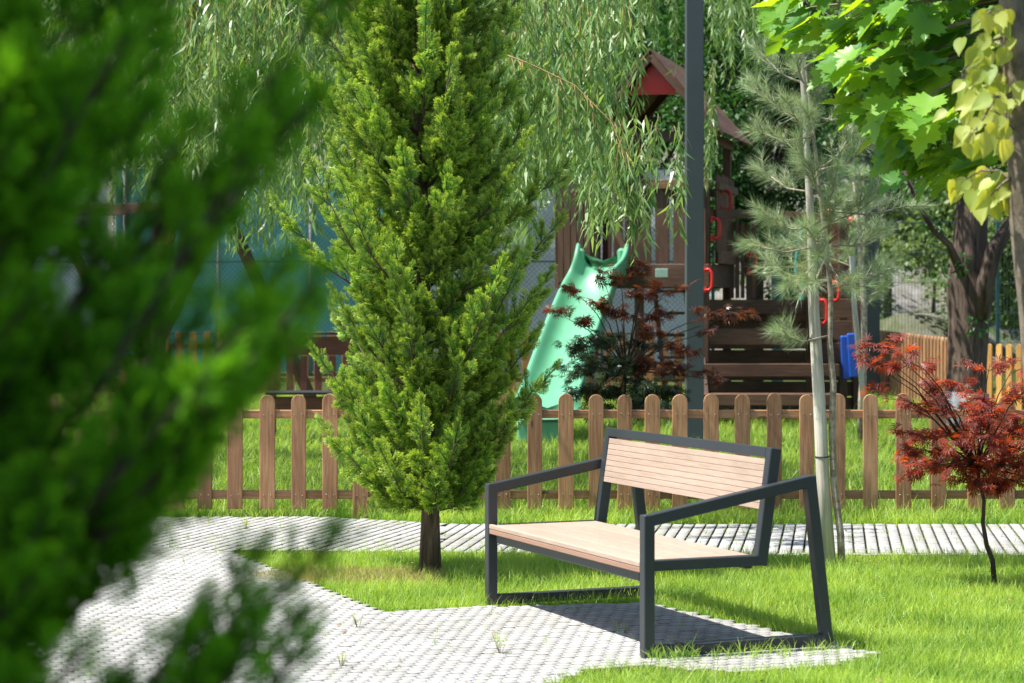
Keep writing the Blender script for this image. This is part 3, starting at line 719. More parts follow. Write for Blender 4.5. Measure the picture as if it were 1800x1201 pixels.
# ------------------------------------------------------------------ foliage templates
def fan_tpl(seed, nside=11, sub=4, w=.034, droop=.10):
    r = random.Random(seed); V = []; Fc = []; T_ = []
    def shoot(p, ang, L, w, t0, t1):
        d = Vector((math.cos(ang), math.sin(ang), r.uniform(-.22, .22))); q = Vector((-math.sin(ang), math.cos(ang), r.uniform(-.5, .5)))
        e = p+d*L; e.z -= droop*L; m_ = p+d*L*.45; b = len(V)
        V.extend([p, m_+q*w, e, m_-q*w]); Fc.append((b, b+3, b+2, b+1)); T_.extend([t0, (t0+t1)/2, t1, (t0+t1)/2]); return d
    shoot(Vector((0, 0, 0)), 0, 1, w*.8, 0, 1)
    for i in range(nside):
        s = 1 if i % 2 else -1; t = .10+.84*i/nside; L = (.50*(1-t)**.7+.10)*r.uniform(.8, 1.15); a = s*r.uniform(.55, .85)
        p = Vector((t, 0, -droop*t*t)); d = shoot(p, a, L, w, t*.7, min(1, t*.7+.45))
        k = max(1, int(sub*(L/.45)))
        for j in range(k):
            ss = 1 if j % 2 else -1; tt = .25+.6*j/k; pp = p+d*L*tt
            shoot(pp, a+ss*r.uniform(.5, .8), L*.42*(1.1-tt), w*.9, t*.6+.2, min(1, t*.7+.5))
    return np.array([tuple(v) for v in V]), np.array(Fc), np.array(T_)
def outline_tpl(pts, fold=.12, tipw=0):
    c = (.38, 0, -fold*.3); V = [c]+[(x, y, fold*abs(y)-(.10*x*x)) for x, y in pts]; n = len(pts)
    return np.array(V), np.array([(0, i+1, (i+1) % n+1) for i in range(n)]), np.zeros(len(V))
half = [(0, 0), (-.04, .12), (-.13, .30), (.02, .30), (.02, .42), (.16, .38), (.30, .58), (.33, .50), (.44, .60), (.50, .44), (.60, .50), (.55, .30), (.56, .20), (.72, .26), (.74, .17), (.86, .19), (.84, .10), (1.02, 0)]
NMAPLE = outline_tpl(half+[(x, -y) for x, y in reversed(half[1:-1])], .26)
oh_ = [(0, 0), (-.03, .14), (.05, .29), (.20, .38), (.38, .38), (.56, .30), (.72, .18), (.86, .07), (1.0, 0)]
HEART = outline_tpl(oh_+[(x, -y) for x, y in reversed(oh_[1:-1])], .22)
wl_ = [(0, 0), (.18, .055), (.42, .075), (.70, .05), (1, 0)]
def lance():
    V = [(0, 0, 0), (.38, .07, .02), (1, 0, -.18), (.38, -.07, .02)]
    return np.array(V), np.array([(0, 3, 2, 1)]), np.array([0, .3, 1, .3])
LANCE = lance()
def palmate(n=7, w=.072):
    V = []; Fc = []
    for i in range(n):
        a = (i-(n-1)/2)*math.radians(30); L = 1-.13*abs(i-(n-1)/2)
        d = (math.cos(a), math.sin(a)); q = (-d[1], d[0]); b = len(V); z = -.20*L*L
        V += [(0, 0, 0), (d[0]*L*.5+q[0]*w, d[1]*L*.5+q[1]*w, .02), (d[0]*L, d[1]*L, z), (d[0]*L*.5-q[0]*w, d[1]*L*.5-q[1]*w, .02)]; Fc.append((b, b+3, b+2, b+1))
    return np.array(V), np.array(Fc), np.zeros(len(V))
PALM = palmate()
def rhomb():
    V = [(0, 0, 0), (.5, .28, .08), (1, 0, -.05), (.5, -.28, .08)]
    return np.array(V), np.array([(0, 3, 2, 1)]), np.zeros(4)
RH = rhomb()
NEEDLE = (np.array([(0, -.0085, 0), (0, .0085, 0), (1, 0, -.06)]), np.array([(0, 1, 2)]), np.zeros(3))

# ------------------------------------------------------------------ conifers
def rand_perp(d):
    a = Vector((random.gauss(0, 1), random.gauss(0, 1), random.gauss(0, 1))); return (a-d*a.dot(d)).normalized()
def plume(LV, tips, p, d, L, nf, fs, spread=.8, up=.35):
    """a feather of flat sprays round an axis"""
    n = nf; t = np.linspace(.05, 1, n); P0 = np.array(p)[None]+np.array(d)[None]*(t*L)[:, None]
    az = np.arange(n)*2.4+random.uniform(0, 6)
    d_ = np.array(d); a = np.array(rand_perp(Vector(d))); b = np.cross(d_, a)
    rad = np.cos(az)[:, None]*a+np.sin(az)[:, None]*b
    k = (spread*(1.15-t))[:, None]
    dd = nrm(d_[None]+rad*k+np.array([0, 0, up*.5])+rv(n, .12))
    nn = nrm(np.cross(dd, rad)+rv(n, .5))
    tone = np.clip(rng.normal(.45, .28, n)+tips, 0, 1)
    LV[random.randrange(len(LV))].add(P0, dd, nn, fs*rng.uniform(.7, 1.2, n)*(1.12-.45*t), tone)
def conifer_branch(LV, wood_mb, pts, r0, nplume, PL, nf, fs, dens_from=.2, tips=0, side_ang=.75):
    pts = [Vector(p) for p in pts]; n = len(pts); wood_mb.tube(pts, [r0*(1-.85*i/(n-1)) for i in range(n)], 5)
    for k in range(nplume):
        t = dens_from+(1-dens_from)*(k+random.random())/nplume; f = t*(n-1); i = min(int(f), n-2); p = pts[i].lerp(pts[i+1], f-i); ax = (pts[i+1]-pts[i]).normalized()
        sd = rand_perp(ax); sd.z *= .7
        d = (ax+sd*side_ang+Vector((0, 0, .30))).normalized(); L = PL*random.uniform(.6, 1.25)*(1.15-.5*t)
        if k == nplume-1: p = pts[-1]; d = ax; L = PL*.8
        wood_mb.tube([p, p+d*L*.5, p+d*L], [.004, .003, .0015], 4)
        plume(LV, tips, p, d, L, nf, fs)
FANS = [fan_tpl(s) for s in (1, 2, 3, 4)]
def build_multi(LV, name, mat, parent):
    """several templates, one crown mesh"""
    Vs = []; Fs = []; T1 = []; T2 = []; b = 0
    for s in LV:
        if not s.p: continue
        p = np.concatenate(s.p); R = np.concatenate(s.R); sc = np.concatenate(s.s); t = np.concatenate(s.t); N = len(p); nv = len(s.tv)
        V = (np.einsum('nij,vj->nvi', R, s.tv)*sc[:, None, None]+p[:, None, :]).reshape(-1, 3)
        Vs.append(V); Fs.append((s.tf[None]+(np.arange(N)*nv)[:, None, None]).reshape(-1, s.tf.shape[1])+b); b += len(V)
        T1.append(np.repeat(t, nv)); T2.append(np.tile(s.tt, N))
    print(name, 'faces', sum(len(f) for f in Fs))
    return npmesh(name, np.concatenate(Vs), np.concatenate(Fs), {'tone': np.concatenate(T1), 'tip': np.concatenate(T2)}, mat, parent)
def main_conifer():
    base = G(757, 1000); t = thing('conifer_tree', 'golden green feathery conifer on the lawn left of the bench', 'tree', base); t.location.z = -.03
    D = base.y; s = D/F; H = 4.75
    m = MB(); pts = []; 
    for k in range(11):
        z = -.05+H*k/10; pts.append(Vector((base.x-.012*k+.012*math.sin(k*1.7), D+.01*math.sin(k), z)))
    m.tube(pts, [.058*(1-.09*k)+(.012 if k == 0 else 0)+.004 for k in range(11)], 10, 0, .10); m.build('trunk', M_barkc, t)
    # crown half widths by height (from the photo)
    prof = [(.33, .10), (.42, .38), (.62, .64), (.85, .72), (1.05, .66), (1.3, .58), (1.6, .66), (1.9, .74), (2.3, .75), (2.7, .70), (3.0, .66), (3.3, .58), (3.6, .52), (4.0, .38), (4.4, .24), (4.8, .08)]
    def rad(z): return float(np.interp(z, [a for a, b in prof], [b for a, b in prof]))
    LV = [Leaves(f) for f in FANS]; w = MB(); nb = 160
    for k in range(nb):
        ztip = .42+4.25*((k+.5)/nb)**.92; az = k*2.39996+random.uniform(-.3, .3); R = rad(ztip)*random.choice((random.uniform(.55, .80), random.uniform(.95, 1.13)))
        z0 = max(.36, ztip-R*random.uniform(.55, 1.0)); ax = pts[min(10, int(z0/H*10))]
        c = Vector((ax.x, ax.y, z0)); o = Vector((math.cos(az), math.sin(az), 0))
        e = c+o*R; e.z = ztip+.05
        q = [c, c+o*R*.35+Vector((0, 0, (ztip-z0)*.22)), c+o*R*.7+Vector((0, 0, (ztip-z0)*.55)), e]
        conifer_branch(LV, w, q, .013, 13 if R > .3 else 6, .20, 15, .088, .22, random.uniform(-.35, .35), .85)
    w.build('branches', M_barkc, t)
    for k in range(520):        # inner sprays close to the trunk, toned darker to paint in crown shade
        z = random.uniform(.55, 4.6); az = random.uniform(0, 6.28); r = rad(z)*random.uniform(.02, .5); o = Vector((math.cos(az), math.sin(az), 0))
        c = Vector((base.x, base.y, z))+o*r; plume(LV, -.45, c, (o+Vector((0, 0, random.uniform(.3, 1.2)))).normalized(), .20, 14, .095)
    build_multi(LV, 'crown', L_thuja, t)
main_conifer()
def near_conifer():
    D = 2.75; c0 = Vector((-.93, D+.10, 0))
    t = thing('near_conifer_tree', 'dark green conifer branches out of focus filling the left edge', 'tree', (c0.x, c0.y, -.03))
    m = MB(); pts = [Vector((c0.x+.01*k, c0.y, -.05+3.2*k/8)) for k in range(9)]
    m.tube(pts, [.05*(1-.1*k)+.004 for k in range(9)], 9, 0, .1); m.build('trunk', M_barkc, t)
    LV = [Leaves(f) for f in FANS]; w = MB()
    # branch tips seen in the photo: pixel x, y, depth
    tips = [(620, 20, 2.6), (560, 40, 2.7), (250, 60, 2.7), (470, 270, 2.7), (520, 230, 2.6), (420, 310, 2.5), (240, 250, 2.7), (200, 120, 2.5), (300, 290, 2.6),
            (530, 545, 2.45), (500, 610, 2.6), (470, 520, 2.7), (430, 690, 2.6), (420, 600, 2.4), (450, 650, 2.7), (330, 600, 2.7), (300, 680, 2.6), (380, 760, 2.7), (310, 820, 2.55), (250, 760, 2.5), (230, 860, 2.7), (130, 860, 2.5), (100, 740, 2.6),
            (60, 960, 2.5), (50, 1040, 2.4), (20, 1130, 2.5), (120, 1190, 2.4), (100, 1010, 2.5), (560, 990, 2.6), 
            (300, 1170, 2.5), (430, 1020, 2.7), (420, 1180, 2.55), (500, 1140, 2.7), (340, 1230, 2.5), (400, 1130, 2.6), (460, 1090, 2.6), (500, 1201, 2.6), (200, 1240, 2.5),
            (60, 300, 2.6), (40, 150, 2.5), (0, 450, 2.6), (20, 820, 2.7), (120, 20, 2.7), (30, 20, 2.6), (40, 560, 2.5), (20, 680, 2.6), (30, 910, 2.6), (90, 240, 2.8), (0, 300, 2.5), (0, 1000, 2.6), (0, 100, 2.6), (0, 200, 2.5)]
    for (x, y, d) in tips:
        e = P(x, y, d); dx = e.x-c0.x; o = Vector((dx, e.y-c0.y, 0)); z0 = e.z-abs(dx)*random.uniform(.7, 1.0)
        c = Vector((c0.x, c0.y, max(.5, z0))); o = e-c
        q = [c, c+Vector((o.x*.35, o.y*.35, o.z*.22)), c+Vector((o.x*.7, o.y*.7, o.z*.58)), e-(o.normalized()*.04)]
        conifer_branch(LV, w, q, .010, 8, .10, 8, .070, .30, random.uniform(-.25, .25), .55)
    # the sides the photo does not look at
    for k in range(150):
        az = random.uniform(.55, 5.2)+0; ztip = random.uniform(.5, 4.2); R = random.uniform(.45, .68)
        o = Vector((math.cos(az), math.sin(az), 0))
        if o.x < 0: R *= 1+.3*abs(o.x)  # unseen left boughs lengthened and thickened to cast shade on the visible side
        if c0.x+o.x*R > -.55 and o.y < .3: continue
        c = Vector((c0.x, c0.y, max(.3, ztip-R*.8))); e = c+o*R; e.z = ztip
        conifer_branch(LV, w, [c, c+(e-c)*.4-Vector((0, 0, .05)), e], .012, 8, .15, 8, .11, .3, 0)
    w.build('branches', M_barkd, t)
    build_multi(LV, 'crown', L_thujf, t)
near_conifer()

# ------------------------------------------------------------------ willows
def strand_leaves(LV, wood_mb, tops, lens, lsz, sway=.10, step=.022, dirs=None):
    for i, (p, Ln) in enumerate(zip(tops, lens)):
        p = np.array(p); a = random.uniform(0, 6.28); dx = np.array([math.cos(a), math.sin(a), 0])*random.uniform(.0, sway)
        if dirs is not None: dx = dx*.5+np.array(dirs[i])
        n = max(4, int(Ln/step)); s = np.linspace(0, 1, n)
        c = p[None]+np.outer(s*Ln, [0, 0, -1])*1.0+dx[None]*(np.sqrt(s)*Ln)[:, None]+(np.sin(s*Ln*5+a)*.02)[:, None]*np.array([1, .3, 0])
        wood_mb.tube([Vector(c[int(k)]) for k in np.linspace(0, n-1, 5)], [.0035, .003, .0025, .002, .001], 3)
        az = rng.uniform(0, 6.283, n); out = np.stack([np.cos(az), np.sin(az), np.zeros(n)], -1)
        d = nrm(out*rng.uniform(.25, 1.1, n)[:, None]+np.array([0, 0, -1.0]))
        nn = nrm(rv(n, 1)+out*.5+np.array([0, 0, .6]))
        LV.add(c, d, nn, lsz*rng.uniform(.65, 1.2, n), np.clip(rng.normal(.45, .3, n), 0, 1))
def willow():
    base = Vector((P(268, 0, 22).x, 22, gz(22))); t = thing('willow_tree', 'weeping willow with long drooping leaves hanging across the top', 'tree', base)
    m = MB(); m.tube([base-Vector((0, 0, .1)), base+Vector((.0, 0, 1)), base+Vector((.1, 0, 2.1)), base+Vector((.35, -.3, 3.6)), base+Vector((.8, -.8, 5.0))], [.17, .13, .12, .10, .07], 10, 0, .1)
    m.build('trunk', M_barkd, t)
    LV = Leaves(LANCE); w = MB()
    limbs = [([base+Vector((.1, 0, 2.1)), P(520, -120, 20), P(760, -260, 18.5), P(960, -160, 17)]), ([base+Vector((.35, -.3, 3.6)), P(600, -300, 21), P(900, -330, 20), P(1180, -220, 19)]),
             ([base+Vector((.1, 0, 2.1)), P(350, -60, 19), P(430, -180, 17.5), P(540, -100, 16.5)]), ([base+Vector((.3, 0, 3)), P(200, -300, 20), P(60, -200, 18), P(-80, -50, 17)]),
             ([base+Vector((.6, -.5, 4.3)), P(700, -380, 22), P(1000, -420, 22), P(1330, -200, 22)])]
    for q in limbs: w.tube(q, [.07, .055, .035, .02], 7)
    tops = []; lens = []; 
    # curtains: (x0, x1, y-top range, y-bottom function) in photo pixels
    def add(n, x0, x1, yt, yb, D0_, D1_):
        for _ in range(n):
            x = random.uniform(x0, x1); D = random.uniform(D0_, D1_); a = random.uniform(*yt); b = yb(x)+random.uniform(-190, 15)
            if b-a < 60: continue
            p = P(x, a, D); tops.append(p); lens.append((b-a)*D/F)
    bot = lambda x: float(np.interp(x, [-100, 60, 200, 300, 400, 480, 540, 600, 860, 900, 960, 1040, 1110, 1150, 1200, 1250, 1300], [300, 330, 360, 330, 420, 430, 400, 330, 420, 430, 350, 330, 420, 300, 300, 330, 250]))
    add(225, 850, 1050, (-150, 90), bot, 15.5, 21)
    add(40, 1040, 1110, (-150, 90), lambda x: 260, 15.5, 21)
    add(30, 1095, 1190, (-150, 0), lambda x: 120, 23.5, 25)
    add(26, 1000, 1085, (180, 300), lambda x: 390, 15, 18)
    add(40, 1245, 1340, (-200, 0), lambda x: 150, 23.5, 26)
    
    add(200, 260, 620, (-160, 40), bot, 17, 21.5)
    add(110, -120, 300, (-160, 60), bot, 17, 22)
    add(110, 560, 900, (-160, 0), bot, 18, 22)
    add(40, 1040, 1200, (200, 260), lambda x: 410, 14.6, 16)
    add(12, 1243, 1262, (90, 200), lambda x: 330, 24, 25)
    strand_leaves(LV, w, tops, lens, .15, .16, .026)
    # a spray reaching right and down in front of the tower
    for q in ([P(850, 82, 15), P(930, 112, 14.9), P(1010, 150, 14.8), P(1075, 215, 14.7), P(1100, 275, 14.6), P(1104, 330, 14.6)], [P(760, 20, 15), P(860, 84, 15)]):
        w.tube(q, [.0065*(1-.6*i/(len(q)-1)) for i in range(len(q))], 5)
        tt = []; ll = []; dd = []
        for i in range(len(q)-1):
            for k in range(9):
                p = q[i].lerp(q[i+1], random.random()); tt.append(p); ll.append(random.uniform(.22, .60)); dd.append((random.uniform(-.15, .25), random.uniform(-.3, .2), 0))
        strand_leaves(LV, w, tt, ll, .13, .1, .026, dd)
    w.build('branches', M_twig, t); LV.build('crown', L_willow, t)
willow()
def crownpad(LV, c, r, n, sz, out=.5, down=.2, tone=(.5, .3)):
    """leaves through a flattened clump"""
    c = np.array(c); d = nrm(rv(n)); rr = rng.uniform(0, 1, n)**.45; pos = c+d*rr[:, None]*np.array(r)
    dd = nrm(d*out+rv(n, .5)+np.array([0, 0, -down])); nn = nrm(rv(n, .55)+np.array([0, 0, 1.0]))
    LV.add(pos, dd, nn, sz*rng.uniform(.6, 1.25, n), np.clip(rng.normal(tone[0], tone[1], n), 0, 1))
def broadleaf(name, label, base, H, rx, rz, ncl, nl, sz, mat, trunk_r=.14, bk=None, cz=None, clr=.42, group=None, tone=(.5, .3)):
    base = Vector(base); t = thing(name, label, 'tree' if 'tree' in name else 'shrub', base, group)
    cz = cz or H-rz; w = MB(); LV = Leaves(RH); C = Vector((base.x, base.y, base.z+cz))
    tr = MB(); tr.tube([base-Vector((0, 0, .1)), base+Vector((.05, 0, cz*.5)), C], [trunk_r, trunk_r*.75, trunk_r*.45], 9, 0, .08); tr.build('trunk', bk or M_barkd, t)
    for k in range(ncl):
        d = Vector((random.gauss(0, 1), random.gauss(0, 1), random.gauss(0, 1))).normalized()*random.uniform(.35, 1)**.6
        c = C+Vector((d.x*rx, d.y*rx, d.z*rz)); st = base+Vector((0, 0, cz*random.uniform(.35, .95)))
        mid = st.lerp(c, .5)+Vector((0, 0, .15*rz)); w.tube([st, mid, c], [trunk_r*.28, trunk_r*.16, .008], 5)
        q = clr*random.uniform(.7, 1.25); crownpad(LV, c, (q*rx*.8, q*rx*.8, q*rz*.6), nl, sz, tone=tone)
    w.build('branches', bk or M_barkd, t); LV.build('crown', mat, t); return t
# dark trees behind
g_ = 'leafy trees behind the playground'
broadleaf('broadleaf_tree', 'dense dark green tree between the play tower and the pine', (P(1330, 0, 31).x, 31.5, gz(31)), 7.0, 1.5, 2.6, 60, 420, .10, L_broad, .16, None, 4.2, .42, g_)
broadleaf('broadleaf_tree', 'dark tree hidden behind the willow left of the play tower roof', (P(1080, 0, 38).x, 38.5, .6), 9.0, 2.6, 2.8, 70, 320, .15, L_broad, .2, None, 5.9, .42, g_)
broadleaf('broadleaf_tree', 'dark tree behind the top of the golden conifer', (P(690, 0, 40).x, 40, .6), 9.0, 2.9, 2.8, 70, 300, .16, L_broad, .2, None, 6.1, .42, g_)
broadleaf('broadleaf_tree', 'dark tree behind the teal screen at upper left', (P(330, 0, 40).x, 40, .6), 9.0, 2.9, 2.6, 70, 300, .16, L_broad, .2, None, 6.1, .42, g_)
broadleaf('broadleaf_tree', 'dark tree at the far upper left corner', (P(10, 0, 39).x, 39, .6), 9.0, 2.6, 2.9, 60, 300, .16, L_broad, .2, None, 5.8, .42, g_)
broadleaf('broadleaf_tree', 'light green tree behind the big maple leaves on the right', (P(1560, 0, 50).x, 50, gz(50)-.3), 10.5, 3.4, 2.5, 70, 330, .17, L_bright, .10, None, 6.9, .42, g_)
broadleaf('broadleaf_tree', 'tall tree at the far right edge behind the thick trunk', (P(1880, 0, 38).x, 38, .7), 8.0, 1.9, 3.2, 60, 320, .14, L_bright, .12, None, 4.6, .42, g_)
# pale shrubs and small trees on the slope
for (x, D, H, r, lab) in ((1470, 46, 3.2, 1.3, 'pale green bush on the slope behind the pine'), (1720, 43, 4.2, 1.4, 'feathery yellow green shrub right of the thick trunk'), (1640, 50, 3.6, 1.2, 'light green bush on the slope left of the thick trunk'),
                         (1800, 41, 3.2, 1.3, 'pale bush behind the yellow fence'), (1420, 64, 7.5, 2.8, 'tree near the top of the slope'), (1720, 66, 8, 3, 'broad tree on the upper slope right')):
    broadleaf('slope_shrub', lab, (P(x, 0, D).x, D, gz(D)-.3), H, r, H*.38, 34, 260, .10+.0022*(D-30), L_bright, .05, None, H*.62, .45, 'bushes and trees on the slope')
# thin bare trunk on the slope
# ------------------------------------------------------------------ thick trunk tree on the right
def thick_tree():
    D = 25.0; b = Vector((P(1700, 0, D).x, D, gz(D))); t = thing('old_tree', 'thick furrowed trunk with limewashed foot beside the yellow fence', 'tree', b)
    m = MB(); q = [(1697, 790), (1698, 720), (1701, 640), (1704, 560), (1706, 500), (1703, 440), (1706, 380), (1712, 300), (1716, 180), (1722, 20), (1735, -200)]
    rr = [44, 38, 34, 36, 40, 31, 27, 25, 24, 22, 16]
    m.tube([P(x, y, D) for x, y in q], [r*D/F for r in rr], 28, 0, .10); tr = m.build('trunk', M_barkb, t)
    m = MB(); m.tube([P(1697, 795, D), P(1698, 720, D), P(1700, 690, D)], [r*D/F*1.03 for r in (45, 39.5, 37.5)], 28, 0, .03); m.build('limewash', M_white, tr)
    m = MB(); m.tube([P(1725, 560, D-.25), P(1732, 500, D-.35), P(1748, 440, D-.4), P(1775, 395, D-.3), P(1830, 340, D)], [r*D/F for r in (10, 15, 14, 12, 9)], 12, 0, .05)
    m.tube([P(1690, 480, D-.2), P(1668, 430, D-.5), P(1640, 405, D-.7), P(1615, 360, D-.8), P(1590, 300, D-.8)], [r*D/F for r in (9, 6, 5, 4, 3)], 9)
    m.tube([P(1700, 300, D-.1), P(1640, 230, D-.4), P(1560, 170, D-.4)], [r*D/F for r in (8, 6, 4)], 8)
    m.build('limb', M_barkb, t)
    LV = Leaves(RH); w = MB()
    for k in range(60):
        c = P(random.uniform(1540, 1960), random.uniform(-420, 60), D+random.uniform(-2, 2.0)); w.tube([P(1716, random.uniform(-100, 200), D), c], [.03, .006], 5)
        crownpad(LV, c, (.7, .7, .4), 330, .11)
    for k in range(26):
        c = P(random.uniform(1480, 1760), random.uniform(80, 330), D+random.uniform(-1, 2.0)); crownpad(LV, c, (.4, .4, .25), 120, .10); w.tube([P(1708, 300, D), c], [.02, .005], 4)
    for (x, y) in ((1720, 575), (1690, 470), (1640, 390), (1600, 340), (1655, 480)):
        crownpad(LV, P(x, y, D-.6), (.12, .12, .14), 26, .09)
    w.build('branches', M_barkd, t); LV.build('crown', L_broad, t)
thick_tree()
# ------------------------------------------------------------------ big-leaved maple, upper right
def big_maple():
    D = 10.5; b = Vector((3.35, 11.0, -.03)); t = thing('maple_tree', 'maple with large lobed leaves glowing yellow green at upper right', 'tree', b)
    m = MB(); m.tube([b, b+Vector((0, 0, 1.5)), b+Vector((-.15, -.1, 3.2)), b+Vector((-.3, -.2, 4.6))], [.12, .10, .08, .04], 10, 0, .06); m.build('trunk', M_barkg, t)
    LV = Leaves(NMAPLE); w = MB(); hub = b+Vector((-.15, -.1, 2.9))
    pads = [(1425, 30, 70, 35, 16), (1490, 60, 70, 45, 20), (1560, 30, 80, 45, 26), (1650, 40, 90, 50, 32), (1470, 110, 60, 35, 16), (1560, 120, 80, 45, 26), (1640, 130, 80, 50, 28), (1720, 90, 80, 60, 26), (1500, 180, 55, 30, 14), (1570, 200, 70, 40, 22), (1660, 220, 80, 45, 28),
            (1730, 200, 70, 60, 22), (1610, 260, 60, 35, 18), (1690, 290, 60, 35, 16), (1590, 300, 40, 22, 9), (1400, 5, 40, 30, 7), (1780, 30, 60, 60, 16), (1480, -60, 120, 60, 34), (1650, -80, 150, 60, 44), (1800, -100, 150, 80, 40), (1850, 120, 90, 90, 26), (1560, -180, 160, 80, 40), (1760, -240, 200, 90, 50), (1900, -50, 120, 120, 40)]
    for (x, y, rx, ry, n) in pads:
        if y > 60 and x < 1600: x += 40
        dd = D+random.uniform(-.6, .7); c = P(x, y, dd); k = dd/F
        w.tube([hub+Vector((random.uniform(-.2, .1), 0, random.uniform(-.3, .9))), (hub+c)/2+Vector((0, 0, .25)), c+Vector((0, 0, .05))], [.022, .014, .004], 6)
        n = int(n*1.3); pos = np.array(c)+nrm(rv(n))*(rng.uniform(0, 1, n)**.5)[:, None]*np.array([rx*k, .45, ry*k])
        out = nrm((pos-np.array(hub))*np.array([1, 1, .1])); d = nrm(out*.7+rv(n, .35)+np.array([-.1, -.25, -.55])); nn = nrm(rv(n, .35)+np.array([-.35, -.35, 1.0]))
        LV.add(pos, d, nn, rng.uniform(.115, .185, n), np.clip(rng.normal(.5, .3, n), 0, 1))
        for q in pos: w.tube([Vector(q), Vector(q).lerp(c, .4)+Vector((0, 0, .03))], [.0015, .003], 3)
    w.build('branches', M_barkg, t); LV.build('crown', L_maple, t)
big_maple()
def right_tree():
    D = 8.2; k = D/F; t = thing('linden_tree', 'slim grey trunk with heart shaped yellow leaves at the right edge', 'tree', (P(1850, 0, D).x, D, -.03))
    m = MB(); q = [(1862, 1330), (1848, 1000), (1828, 700), (1815, 540), (1800, 400), (1793, 250), (1783, 130), (1776, 0), (1768, -200), (1765, -420)]
    m.tube([P(x, y, D) for x, y in q], [r*k for r in (30, 27, 25, 24, 24, 23, 22, 21, 17, 9)], 14, 0, .05); m.build('trunk', M_barkg, t)
    LV = Leaves(HEART); w = MB()
    sprays = [([(1776, 60), (1735, 75), (1705, 100), (1690, 130)], 11), ([(1782, 130), (1740, 115), (1715, 145), (1680, 200)], 13), ([(1785, 170), (1750, 170), (1725, 215), (1700, 245)], 13), ([(1778, 20), (1745, 15), (1720, 40)], 8), ([(1795, 330), (1755, 300), (1725, 300), (1690, 320)], 11), ([(1793, 300), (1760, 325), (1735, 350)], 8), ([(1790, 230), (1765, 215), (1748, 240)], 7), ([(1800, 150), (1830, 100), (1880, 60)], 9), ([(1776, -60), (1720, -90), (1660, -60)], 10), ([(1776, -150), (1840, -190), (1900, -180)], 14), ([(1776, -120), (1730, -180), (1690, -220)], 14)]
    for q, n in sprays:
        n = int(n*1.5)
        dz = random.uniform(-.15, .1); pts = [P(x, y, D+dz*i) for i, (x, y) in enumerate(q)]; w.tube(pts, [.007*(1-.7*i/(len(pts)-1)) for i in range(len(pts))], 6)
        for j in range(n):
            f = (j+.5)/n*(len(pts)-1); i = min(int(f), len(pts)-2); p = pts[i].lerp(pts[i+1], f-i); s = 1 if j % 2 else -1
            e = p+Vector((random.uniform(-.055, .045), random.uniform(-.08, .08), -random.uniform(-.02, .06)))
            w.tube([p, e], [.0014, .001], 3)
            LV.add(np.array(e), nrm(np.array([random.uniform(-.9, .35), random.uniform(-.5, .4), -random.uniform(.4, 1.1)])), nrm(np.array([random.uniform(-1, .5), -random.uniform(.3, 1.2), random.uniform(.1, .9)])), random.uniform(.058, .105), random.random())
    w.build('branches', M_barkg, t); LV.build('crown', L_linden, t)
right_tree()
